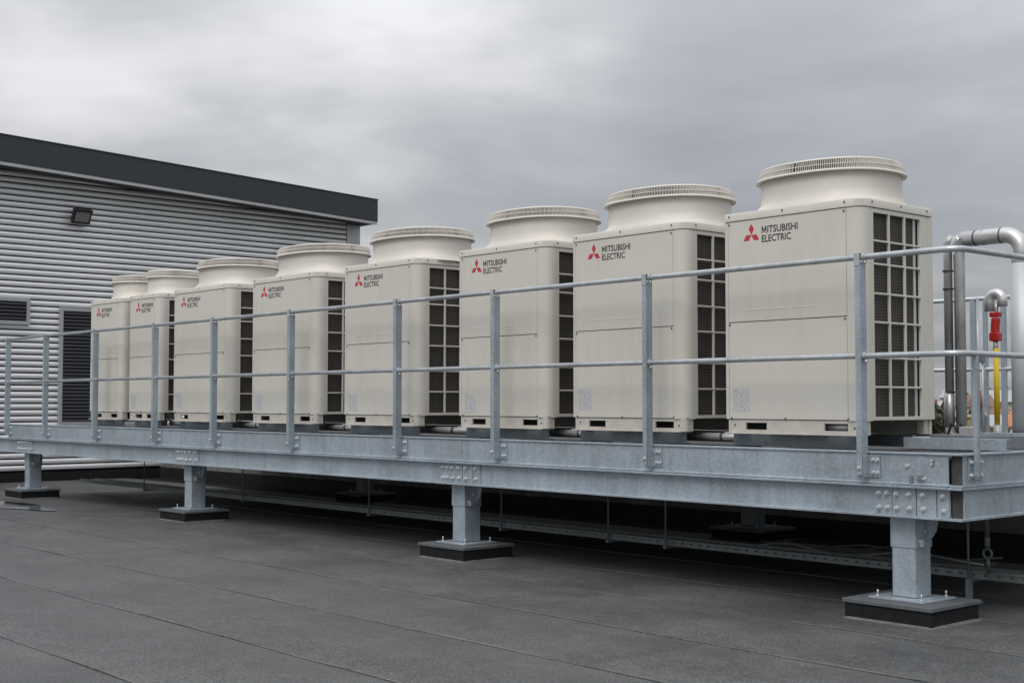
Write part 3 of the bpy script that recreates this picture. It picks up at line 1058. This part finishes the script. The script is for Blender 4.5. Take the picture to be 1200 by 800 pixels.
    rings = [superell(dx, cy - 0.012, a * 1.05, min(b * 1.01, 0.5), nexp + 0.9, zt - 0.012), superell(dx, cy - 0.008, a * 1.03, b * 0.995, nexp + 0.5, zt + 0.014),
             superell(dx, cy - 0.004, a * 1.015, b * 0.985, nexp + 0.3, zt + 0.035), superell(dx, cy, a * 0.994, b * 0.97, nexp, zt + 0.065), superell(dx, cy, a * 0.988, b * 0.96, nexp, zt + 0.13),
             superell(dx, cy, a * 0.985, b * 0.96, nexp, zt + 0.275), superell(dx, cy, a * 0.88, b * 0.85, nexp, zt + 0.275), superell(dx, cy, a * 0.88, b * 0.85, nexp, zt + 0.03)]
    o = B(loft(rings), 'fan_duct', M['cream_duct'])
    o.data.set_sharp_from_angle(angle=math.radians(60))
    B(loft([superell(dx, cy, a * 0.905, b * 0.88, nexp, zt + 0.276), superell(dx, cy, a * 0.885, b * 0.86, nexp, zt + 0.368), superell(dx, cy, a * 0.80, b * 0.78, nexp, zt + 0.368), superell(dx, cy, a * 0.80, b * 0.78, nexp, zt + 0.06), superell(dx, cy, 0.02, 0.02, 2, zt + 0.05)]), 'shade_liner', M['dark_inside'])  # dark liner added so the gaps between the guard ribs look shaded
    gd = MB()
    k1, k2 = 1.045, 0.975
    # lip (closed ring section), top ring, then the ribs between
    zl, ztop = zt + 0.262, zt + 0.375
    rg = lambda f, z: superell(dx, cy, a * f, b * f, nexp, z)
    lip = loft([rg(0.985, zl), rg(k1, zl - 0.004), rg(k1 + 0.002, zl + 0.004), rg(k1 - 0.008, zl + 0.016), rg(0.985, zl + 0.018), rg(0.985, zl)])
    gd.add(lip.v, lip.f, True)
    tr = loft([rg(k2 + 0.010, ztop - 0.014), rg(k2 + 0.004, ztop - 0.005), rg(k2 - 0.02, ztop), rg(k2 - 0.16, ztop + 0.003), rg(k2 - 0.16, ztop - 0.008), rg(k2 - 0.01, ztop - 0.014), rg(k2 + 0.010, ztop - 0.014)])
    hp = loft([rg(1.016, zl + 0.054), rg(1.014, zl + 0.058), rg(0.975, zl + 0.058), rg(0.975, zl + 0.054), rg(1.016, zl + 0.054)])
    gd.add(hp.v, hp.f, True)
    gd.add(tr.v, tr.f, True)
    nr = 230
    A = superell(dx, cy, a * (k1 - 0.012), b * (k1 - 0.014), nexp, zl + 0.014, nr)
    Bq = superell(dx, cy, a * (k2 + 0.012), b * (k2 + 0.012), nexp, ztop - 0.012, nr)
    for k in range(nr):
        pa, pb = Vector(A[k]), Vector(Bq[k])
        tg = (Vector(A[(k + 1) % nr]) - Vector(A[k - 1])).normalized() * 0.0023
        inw = Vector((dx, cy, 0)) - Vector((pa.x, pa.y, 0))
        inw = inw.normalized() * 0.020
        mid = pa.lerp(pb, 0.6) - inw * 0.12
        vs = [pa - tg, pa + tg, mid + tg, mid - tg, pb + tg, pb - tg]
        vs += [q + inw for q in vs]
        gd.add(vs, [(0, 1, 2, 3), (3, 2, 4, 5), (1, 7, 8, 2), (2, 8, 10, 4), (0, 3, 9, 6), (3, 5, 11, 9)])
    # radial bars across the outlet
    for k in range(0, nr, 6):
        pa = Vector(Bq[k])
        pc = Vector((dx, cy, ztop - 0.004))
        tg = (Vector(Bq[(k + 1) % nr]) - Vector(Bq[k - 1])).normalized() * 0.004
        q = pa.lerp(pc, 0.86)
        gd.add([pa - tg, pa + tg, q + tg, q - tg], [(0, 1, 2, 3)])
    B(gd, 'fan_guard', M['cream_duct'])
    # emblem, lettering, label and embossed dashes
    sh('emblem', EMBLEM, 0, 0, 0)
    sh('lettering', LETTER, 0, 0, 0)
    rj = random.Random(detail * 7 + 1)
    lab = sh('rating_label', LABEL, rj.uniform(-0.012, 0.012), 0.0015, rj.uniform(-0.02, 0.02))
    lab.rotation_euler.y = rj.uniform(-0.02, 0.02)
    for k in range(int((wp - 0.45) / 0.085)):
        sh('embossed_dash', DASH, 0.21 + 0.085 * k, 0.0, 1.048)
    return t


ulab = ['nearest beige condenser unit with a three column side grille fully in view', 'second nearest beige condenser unit, behind the rail post right of centre',
        'third nearest beige condenser unit, in the middle of the row', 'fourth nearest beige condenser unit with a two column side grille showing left of centre',
        'fifth nearest beige condenser unit, just right of the building\'s roof end', 'sixth nearest beige condenser unit, widest body, third from the far end',
        'second farthest beige condenser unit, narrow and overlapped by its neighbours', 'farthest beige condenser unit, against the dark louvred door']
for i in range(8):
    unit(ULEFT[i], UPAN[i], DUCT[i], ulab[i], i)

# pale lagged pipe runs that show in the gaps between the units
gaps = [(-7.72, -7.28), (-9.52, -9.17), (-11.62, -10.9), (-13.7, -13.08), (-15.8, -15.22), (-17.9, -17.42)]
glab = ['pale lagged pipe in the gap left of the nearest unit', 'pale lagged pipe in the gap between the second and third nearest units',
        'pale lagged pipe in the gap between the third and fourth nearest units', 'pale lagged pipe in the gap between the fourth and fifth nearest units',
        'pale lagged pipe in the gap between the fifth and sixth nearest units', 'pale lagged pipe in the gap left of the sixth nearest unit']
for (a, b), lb in zip(gaps, glab):
    t = thing('lagged_pipe', ((a + b) / 2, 9.22, 1.30), lb, 'pipe', 'lagged pipes between the units')
    hw = (b - a) / 2
    MB().tube([(-hw - 0.25, 0.0, 0.02), (-hw * 0.3, 0.0, 0.02), (hw * 0.4, 0.02, 0.02), (hw * 0.8, 0.12, 0.025), (hw, 0.3, 0.03)], 0.034, 12).build('pipe', M['lag'], t)
    MB().tube([(-hw * 0.5, 0.0, 0.02), (-hw * 0.38, 0.0, 0.02)], 0.037, 12).build('band', M['band'], t)
    MB().box(-hw * 0.2, hw * 0.5, 0.10, 0.30, -0.075, 0.0).build('pipe_clip', M['rubber'], t, 0.01)
t = thing('lagged_pipe', (-6.2, 8.985, 1.425), 'short pale lagged pipe showing through the right slot of the nearest unit\'s base', 'pipe', 'lagged pipes between the units')
MB().tube([(-0.11, 0, 0), (0.13, 0, 0)], 0.03, 12).build('pipe', M['lag'], t)
MB().tube([(0.09, 0, 0), (0.10, 0, 0)], 0.0325, 12).build('band', M['band'], t)

# ------------------------------------------------------------------ pipework at the near end
def arcpts(c, u, v, r, a0, a1, n=8):
    c, u, v = Vector(c), Vector(u), Vector(v)
    return [c + u * r * math.cos(math.radians(a0 + (a1 - a0) * k / n)) + v * r * math.sin(math.radians(a0 + (a1 - a0) * k / n)) for k in range(n + 1)]


bp = thing('lagged_pipe', (-6.1, 10.6, 1.24), 'large aluminium lagged pipe bridging over the rail with elbows at both ends', 'pipe')
zt = 3.055
R = 0.13
hor = [(-6.055, 10.6, 1.40), (-6.055, 10.6, zt - R)] + [tuple(q) for q in arcpts((-6.055 + R, 10.6, zt - R), (-1, 0, 0), (0, 0, 1), R, 0, 90)][1:] + [(-5.70, 10.6, zt)]
P(MB().tube(hor, 0.043, 16), 'riser', M['lag_old'], 0, bp)
big = [(-6.02, 10.6, zt), (-5.63, 10.6, zt)] + [tuple(q) for q in arcpts((-5.63, 10.6, zt - 0.15), (1, 0, 0), (0, 0, 1), 0.15, 90, 0)][1:] + [(-5.48, 10.6, 2.80)]
P(MB().tube(arcpts((-5.98, 10.6, zt - 0.11), (-1, 0, 0), (0, 0, 1), 0.11, 15, 90, 7)[:-1] + [Vector(q) for q in big], 0.068, 18), 'lagging', M['lag'], 0, bp)
for xx in (-5.90, -5.83, -5.66):
    P(MB().tube([(xx, 10.6, zt), (xx + 0.012, 10.6, zt)], 0.0705, 18), 'band', M['lag_old'] if xx == -5.83 else M['band'], 0, bp)
P(MB().tube([(-5.48, 10.6, 2.80), (-5.48, 10.6, 2.86)], 0.085, 18), 'collar', M['lag_old'], 0, bp)
P(MB().tube([(-5.48, 10.6, 1.26), (-5.48, 10.6, 2.80)], 0.10, 20), 'drop_duct', M['tank'], 0, bp)
P(MB().tube([(-6.055, 10.6, 1.40), (-6.03, 10.6, 1.33), (-5.96, 10.55, 1.30)], 0.043, 14), 'elbow', M['lag_old'], 0, bp)

rp = thing('lagged_pipe', (-6.17, 10.6, 1.24), 'weathered vertical lagged pipe just behind the nearest unit', 'pipe')
P(MB().tube([(-6.17, 10.6, 1.70), (-6.17, 10.6, zt - 0.02), (-6.12, 10.6, zt + 0.03)], 0.038, 14), 'riser', M['lag_old'], 0, rp)
P(MB().tube([(-6.175, 10.6, 1.42), (-6.175, 10.6, 1.72)], 0.046, 14), 'lagging', M['lag'], 0, rp)
for zz in (2.62, 2.78, 1.71):
    P(MB().tube([(-6.17, 10.6, zz), (-6.17, 10.6, zz + 0.014)], 0.0475, 14), 'band', M['band'], 0, rp)
P(MB().tube([(-6.113, 10.62, 1.36), (-6.113, 10.62, 2.93)], 0.012, 8), 'cable', M['cable'], 0, rp)
P(MB().tube([(-6.175, 10.6, 1.42), (-6.16, 10.58, 1.34), (-6.05, 10.5, 1.31), (-5.6, 10.5, 1.31)], 0.036, 12), 'elbow', M['lag_old'], 0, rp)

vp = thing('valve_pipe', (-6.1, 11.3, 1.24), 'hooked pipe with a red valve above a bright yellow sleeve', 'pipe')
ar = arcpts((-6.10, 11.3, 2.56), (-1, 0, 0), (0, 0, 1), 0.062, 0, 180, 10)
P(MB().tube([(-6.162, 11.3, 2.46)] + ar + [(-6.038, 11.3, 2.50)], 0.046, 14), 'hook', M['lag'], 0, vp)
P(MB().tube([(-6.095, 11.3, 2.42), (-6.095, 11.3, 2.54)], 0.018, 10), 'stem', M['lag_old'], 0, vp)
P(MB().box(-6.155, -6.055, 11.27, 11.33, 2.405, 2.45), 'valve_flange', M['valve'], 0.01, vp)
P(MB().tube([(-6.105, 11.3, 2.40), (-6.105, 11.3, 2.36), (-6.11, 11.3, 2.33), (-6.11, 11.3, 2.28), (-6.11, 11.3, 2.20)], 0.040, 12).box(-6.155, -6.062, 11.26, 11.34, 2.185, 2.265), 'valve_body', M['valve'], 0.012, vp)
P(MB().tube([(-6.108, 11.3, 2.10), (-6.108, 11.3, 2.185)], 0.024, 10), 'stem', M['lag_old'], 0, vp)
P(MB().tube([(-6.105, 11.3, 1.40), (-6.105, 11.3, 2.12)], 0.025, 12), 'sleeve', M['yellow'], 0, vp)
P(MB().tube([(-6.105, 11.3, 1.24), (-6.105, 11.3, 1.42)], 0.038, 12), 'foot', M['lag_old'], 0, vp)

cd = thing('conduit', (-5.9, 10.9, 1.24), 'pair of thin vertical conduits between the lagged risers and the hooked pipe', 'conduit')
P(MB().tube([(-6.06, 10.9, 1.27), (-6.06, 10.9, 2.56)], 0.011, 8), 'tube', M['galv_tube'], 0, cd)
P(MB().tube([(-6.02, 10.9, 1.27), (-6.02, 10.9, 2.02)], 0.009, 8), 'tube', M['lag_old'], 0, cd)
P(MB().box(-6.075, -6.0, 10.88, 10.92, 1.98, 2.06), 'junction_box', M['galv_dull'], 0.004, cd)
fp = thing('floor_pipes', (-5.6, 10.2, 1.3), 'bundle of small lagged pipes lying on the deck beside the risers', 'pipe')
for k, (yy, zz, rr2, mm) in enumerate(((10.05, 1.30, 0.026, 'lag_old'), (10.13, 1.29, 0.022, 'rubber'), (10.21, 1.30, 0.028, 'lag'), (10.30, 1.29, 0.02, 'rubber'), (10.72, 1.31, 0.03, 'lag_old'))):
    P(MB().tube([(-6.35, yy + 0.02, zz), (-5.9, yy, zz + 0.012), (-5.5, yy - 0.01, zz), (-5.02, yy + 0.015, zz + 0.008)], rr2, 10), 'pipe', M[mm], 0, fp)
for k, (xx, yy, dx) in enumerate(((-6.16, 10.52, 0.10), (-6.10, 10.40, 0.16), (-6.02, 10.48, 0.06))):
    P(MB().tube([(xx, yy, 1.30), (xx + dx * 0.4, yy, 1.44), (xx + dx, yy + 0.03, 1.37), (xx + dx * 1.3, yy + 0.05, 1.28)], 0.010, 8), 'hose', M['rubber'], 0, fp)
P(MB().box(-5.86, -5.74, 10.2, 10.3, 1.32, 1.42), 'valve_box', M['lag_old'], 0.008, fp)

br = thing('pipe_bracket', (-6.25, 11.3, 1.24), 'sloping galvanised bracket plate standing left of the yellow sleeve', 'bracket')
P(MB().prism([(-6.36, 1.24), (-6.20, 1.24), (-6.20, 1.50), (-6.25, 1.56), (-6.30, 1.40)], 'y', 11.28, 11.31), 'plate', M['galv'], 0.003, br)
P(MB().tube([(-6.24, 11.28, 1.36), (-6.24, 11.26, 1.36)], 0.014, 8), 'bolt', M['bolt'], 0, br)

# ------------------------------------------------------------------ cable tray under the platform
tr = thing('cable_tray', (-13, 10.0, 0.25), 'long perforated steel cable tray hung low under the platform', 'cable tray')
x = -23.0
rt = random.Random(5)
while x < -3.4:
    m = MB()
    x2 = x + 3.0
    for yy in (9.93, 10.21):
        # side wall with slots
        m.box(x + 0.002, x2 - 0.002, yy, yy + 0.003, 0.20, 0.227).box(x + 0.002, x2 - 0.002, yy, yy + 0.003, 0.240, 0.262)
        q = x + 0.002
        while q < x2 - 0.05:
            m.box(q, q + 0.075, yy, yy + 0.003, 0.2272, 0.2398)
            q += 0.11
        m.box(x + 0.002, x2 - 0.002, yy - 0.008, yy - 0.0002, 0.255, 0.262)
    q = x + 0.03
    while q < x2:
        m.box(q, q + 0.05, 9.934, 10.208, 0.2002, 0.204)
        q += 0.12
    P(m, 'tray_length', M['tray'], 0, tr)
    x = x2
for k in range(6):
    yy = 9.97 + 0.035 * k
    pts = []
    x = -23.0
    while x < -3.5:
        pts.append((x, yy + rt.uniform(-0.012, 0.012), 0.222 + rt.uniform(0, 0.012)))
        x += 0.5
    P(MB().tube(pts, 0.010 + 0.003 * (k % 3), 6), 'cable', M['cable'], 0, tr)
for xx in (-20.4, -17.2, -14.0, -11.4, -9.7, -8.9, -5.62):
    P(MB().tube([(xx, 9.9, 0.17), (xx, 9.9, 1.04)], 0.009, 8), 'hanger_rod', M['galv_dull'], 0, tr)
    P(MB().box(xx - 0.02, xx + 0.02, 9.88, 10.24, 0.17, 0.1995), 'hanger_bar', M['galv_dull'], 0.002, tr)
P(MB().box(-5.69, -5.55, 9.87, 10.0, 0.0, 0.02).box(-5.64, -5.60, 9.88, 9.93, 0.02, 0.17), 'foot', M['galv_dull'], 0.003, tr)
tb = thing('turnbuckle', (-5.43, 10.0, 0.3), 'green steel turnbuckle strap hanging beside the near column', 'turnbuckle')
P(MB().tube([(-5.43, 9.86, 0.98), (-5.43, 9.86, 0.55)], 0.013, 10, True, 0.018), 'strap', M['green'], 0, tb)
P(MB().tube(arcpts((-5.43, 9.86, 0.42), (1, 0, 0), (0, 0, 1), 0.036, 90, 450, 18), 0.011, 8), 'ring', M['green'], 0, tb)
P(MB().tube([(-5.43, 9.86, 0.46), (-5.43, 9.86, 0.55)], 0.021, 10), 'collar', M['green'], 0, tb)
P(MB().tube([(-5.43, 9.86, 0.385), (-5.43, 9.88, 0.263)], 0.014, 8), 'tail', M['green'], 0, tb)
cb = thing('cable_coil', (-8.3, 11.6, 0.0), 'loose grey cables looping over the roof behind the near column', 'cable')
for k, yy in enumerate((0, 0.12, 0.2)):
    pts = [(-9.1 + 0.25 * j, 11.5 + yy + 0.10 * math.sin(j * 1.1 + k), 0.03 + 0.075 * (1 + math.sin(j * 0.9 + k * 1.7)) * 0.5 + 0.02 * j * (0.5 if j < 8 else 0.3)) for j in range(12)]
    P(MB().tube(pts, 0.012, 6), 'cable', M['lag_old'] if k == 0 else M['cable'], 0, cb)

# ------------------------------------------------------------------ town beyond the roof
def house(name, loc, rz, w, d, h, rh, wall, roofc, label, cat='house', storeys=2, nwin=4, flat=False):
    t = thing(name, loc, label, cat)
    t.rotation_euler.z = rz
    MB().box(-w / 2, w / 2, -d / 2, d / 2, 0, h).build('wall', wall, t)
    if flat:
        MB().box(-w / 2 - 0.2, w / 2 + 0.2, -d / 2 - 0.2, d / 2 + 0.2, h + 0.002, h + rh).build('roof', roofc, t, 0.03)
    else:
        rf = MB().prism([(-d / 2 - 0.4, h - 0.15), (0, h + rh), (d / 2 + 0.4, h - 0.15), (d / 2 + 0.4, h), (0, h + rh + 0.18), (-d / 2 - 0.4, h)], 'x', -w / 2 - 0.3, w / 2 + 0.3).build('roof', roofc, t)
        MB().prism([(-d / 2 + 0.02, h + 0.002), (d / 2 - 0.02, h + 0.002), (0, h + rh - 0.05)], 'x', -w / 2 + 0.02, w / 2 - 0.02).build('gable', wall, t)
        MB().box(w * 0.22, w * 0.22 + 0.6, -0.3, 0.3, h + rh * 0.5, h + rh + 0.9).build('chimney', M['brick'], rf)
    for side in (-1, 1):
        for s in range(storeys):
            for k in range(nwin):
                xx = -w / 2 + w * (k + 0.5) / nwin
                zz = h * (s + 0.35) / storeys
                yy = side * (d / 2)
                y0, y1 = (yy - 0.04, yy - 0.002) if side < 0 else (yy + 0.002, yy + 0.04)
                o = MB().box(xx - 0.55, xx + 0.55, y0, y1, zz, zz + 1.15).build('window', M['frame'], t)
                y2, y3 = (y0 - 0.012, y0 - 0.001) if side < 0 else (y1 + 0.001, y1 + 0.012)
                MB().box(xx - 0.47, xx + 0.47, y2, y3, zz + 0.08, zz + 1.07).build('pane', M['black'], o)
    return t


M['brick'] = mat('red_brick', (0.26, 0.12, 0.08), 0.8, var=0.2, vscale=8)
M['white_wall'] = mat('white_render', (0.62, 0.62, 0.60), 0.8, var=0.08, vscale=1)
M['cream_wall'] = mat('buff_render', (0.45, 0.42, 0.33), 0.8, var=0.15, vscale=1.5)
M['orange_roof'] = mat('orange_tiles', (0.42, 0.17, 0.06), 0.8, var=0.3, vscale=6)
M['brown_roof'] = mat('brown_tiles', (0.20, 0.12, 0.09), 0.8, var=0.3, vscale=6)
M['grey_roof'] = mat('grey_sheet_roof', (0.34, 0.36, 0.38), 0.6, var=0.15, vscale=3)
M['olive'] = mat('olive_sheet', (0.27, 0.25, 0.12), 0.7, var=0.2, vscale=3)


def at(pxx, depth, z):
    """bearing of a column of the photograph, measured once; returns a world point at that distance"""
    r = (pxx - 600) / 1543.9
    return ((0.6617 * r - 0.749) * depth, (0.7497 * r + 0.661) * depth, z)


house('house', at(1226, 160, -6), 0.4, 8, 7, 4.9, 1.6, M['white_wall'], M['orange_roof'], 'house with an orange tiled roof and white walls behind the pale duct')
house('house', at(1134, 230, -6), 0.8, 7, 7, 7.0, 1.9, M['white_wall'], M['brown_roof'], 'white house with a brown tiled roof between the pipes and the rear post')
house('shed', at(1131, 150, -6), 0.75, 3.5, 4, 6.0, 0.3, M['olive'], M['cream_wall'], 'olive shed with a flat buff roof low between the pipes', 'shed', 2, 2, True)
house('shed', at(1082, 130, -6), 0.65, 6, 7, 5.2, 0.45, M['brick'], M['white_wall'], 'low flat shed with a white roof edge beside the nearest unit\'s foot', 'shed', 2, 3, True)
house('warehouse', at(1222, 300, -6), 0.5, 22, 16, 10.2, 0.8, M['grey_roof'], M['grey_roof'], 'long pale grey warehouse on the skyline right of the yellow sleeve', 'warehouse', 2, 8, True)
house('house', at(1158, 200, -6), 0.6, 5, 6, 5.6, 1.2, M['cream_wall'], M['brown_roof'], 'buff house with a brown roof behind the sloping bracket')
house('house', at(1176, 175, -6), 0.9, 6, 6, 4.6, 1.3, M['brick'], M['grey_roof'], 'brick house with a grey roof behind the yellow sleeve')


rh = random.Random(11)
ORD = ['first', 'second', 'third', 'fourth', 'fifth', 'sixth', 'seventh', 'eighth', 'ninth', 'tenth', 'eleventh', 'twelfth', 'thirteenth', 'fourteenth']
WN = {'white_wall': 'white', 'cream_wall': 'buff', 'grey_roof': 'grey'}
RN = {'brown_roof': 'brown', 'grey_roof': 'grey'}
for k in range(14):
    dd = rh.uniform(190, 420)
    pxx = 1086 + k * 11.5 + rh.uniform(-3, 3)
    ztop = 1.62 + (472 - rh.uniform(457, 474)) * dd / 1544
    wl = rh.choice(['white_wall', 'cream_wall', 'grey_roof', 'cream_wall'])
    rf = rh.choice(['brown_roof', 'grey_roof', 'grey_roof'])
    ho = house('house', at(pxx, dd, -6), rh.uniform(0, 1.5), rh.uniform(4.5, 8), rh.uniform(5, 7), max(3.2, ztop + 4.1), 1.9, M[wl], M[rf],
               '%s house from the left on the far skyline, %s walls and %s roof' % (ORD[k], WN[wl], RN[rf]), 'house', 2, 2)
    ho['group'] = 'distant rooftops on the skyline'


def leaf_mat(name, c1, c2):
    m = mat(name, c1, 0.7)
    t = m.node_tree
    p = t.nodes['Principled BSDF']
    c = nd(t, 'ShaderNodeTexCoord')
    n = nd(t, 'ShaderNodeTexNoise', i_Scale=1.4, i_Detail=3.0)
    t.links.new(c.outputs['Object'], n.inputs['Vector'])
    t.links.new(ramp(t, n.outputs[0], [(0.35, c1), (0.65, c2)]), p.inputs['Base Color'])
    return m


M['leaf'] = leaf_mat('dark_foliage', (0.035, 0.045, 0.022), (0.085, 0.095, 0.05))
M['bark'] = mat('bark', (0.10, 0.08, 0.06), 0.9, var=0.3, vscale=5)


def tree(loc, h, r, label, seed, nleaf=2600):
    rn = random.Random(seed)
    t = thing('tree', loc, label, 'tree', 'trees in the town beyond the roof')
    tk = MB().tube([(0, 0, 0), (0.1, 0, h * 0.35), (0, 0.1, h * 0.75)], 0.22, 8, True, 0.06)
    cl = []
    for k in range(15):
        a, e = rn.uniform(0, 2 * PI), rn.uniform(-0.6, 1.2)
        d = r * rn.uniform(0.35, 0.85)
        c = Vector((d * math.cos(a) * math.cos(e), d * math.sin(a) * math.cos(e), h - r + d * math.sin(e) * 0.9))
        cl.append((c, r * rn.uniform(0.28, 0.5)))
        if k < 7:
            tk.tube([(0.05, 0, h * 0.45), tuple(Vector((0.05, 0, h * 0.45)).lerp(c, 0.5) + Vector((0, 0, 0.1))), tuple(c)], 0.09, 6, False, 0.025)
    tk.build('trunk', M['bark'], t)
    cr = MB()
    for k in range(nleaf):
        c, q = cl[rn.randrange(len(cl))]
        d = Vector((rn.gauss(0, 1), rn.gauss(0, 1), rn.gauss(0, 1))).normalized() * q * rn.uniform(0.55, 1.1)
        p_ = c + d
        u = Vector((rn.gauss(0, 1), rn.gauss(0, 1), rn.gauss(0, 1))).normalized()
        v = u.cross(Vector((rn.gauss(0, 1), rn.gauss(0, 1), rn.gauss(0, 1)))).normalized()
        sz_ = rn.uniform(0.07, 0.15)
        cr.add([p_ - u * sz_, p_ + v * sz_ * 0.5, p_ + u * sz_, p_ - v * sz_ * 0.5], [(0, 1, 2, 3)])
    cr.build('crown', M['leaf'], t)


tree(at(1062, 56, -6), 8.1, 1.6, 'dark bushy tree just right of the nearest unit', 1, 9000)
tree(at(1147, 190, -6), 8.6, 1.9, 'dark tree behind the rear post left of the sloping bracket', 3, 1500)
tree(at(1170, 260, -6), 9.6, 2.6, 'distant tree on the skyline behind the yellow sleeve', 4, 1500)
tree(at(1120, 240, -6), 9.3, 2.4, 'distant tree on the skyline behind the lagged pipes', 5, 1500)
tree(at(1197, 210, -6), 8.0, 2.4, 'distant tree on the skyline in front of the pale grey warehouse', 6, 1500)
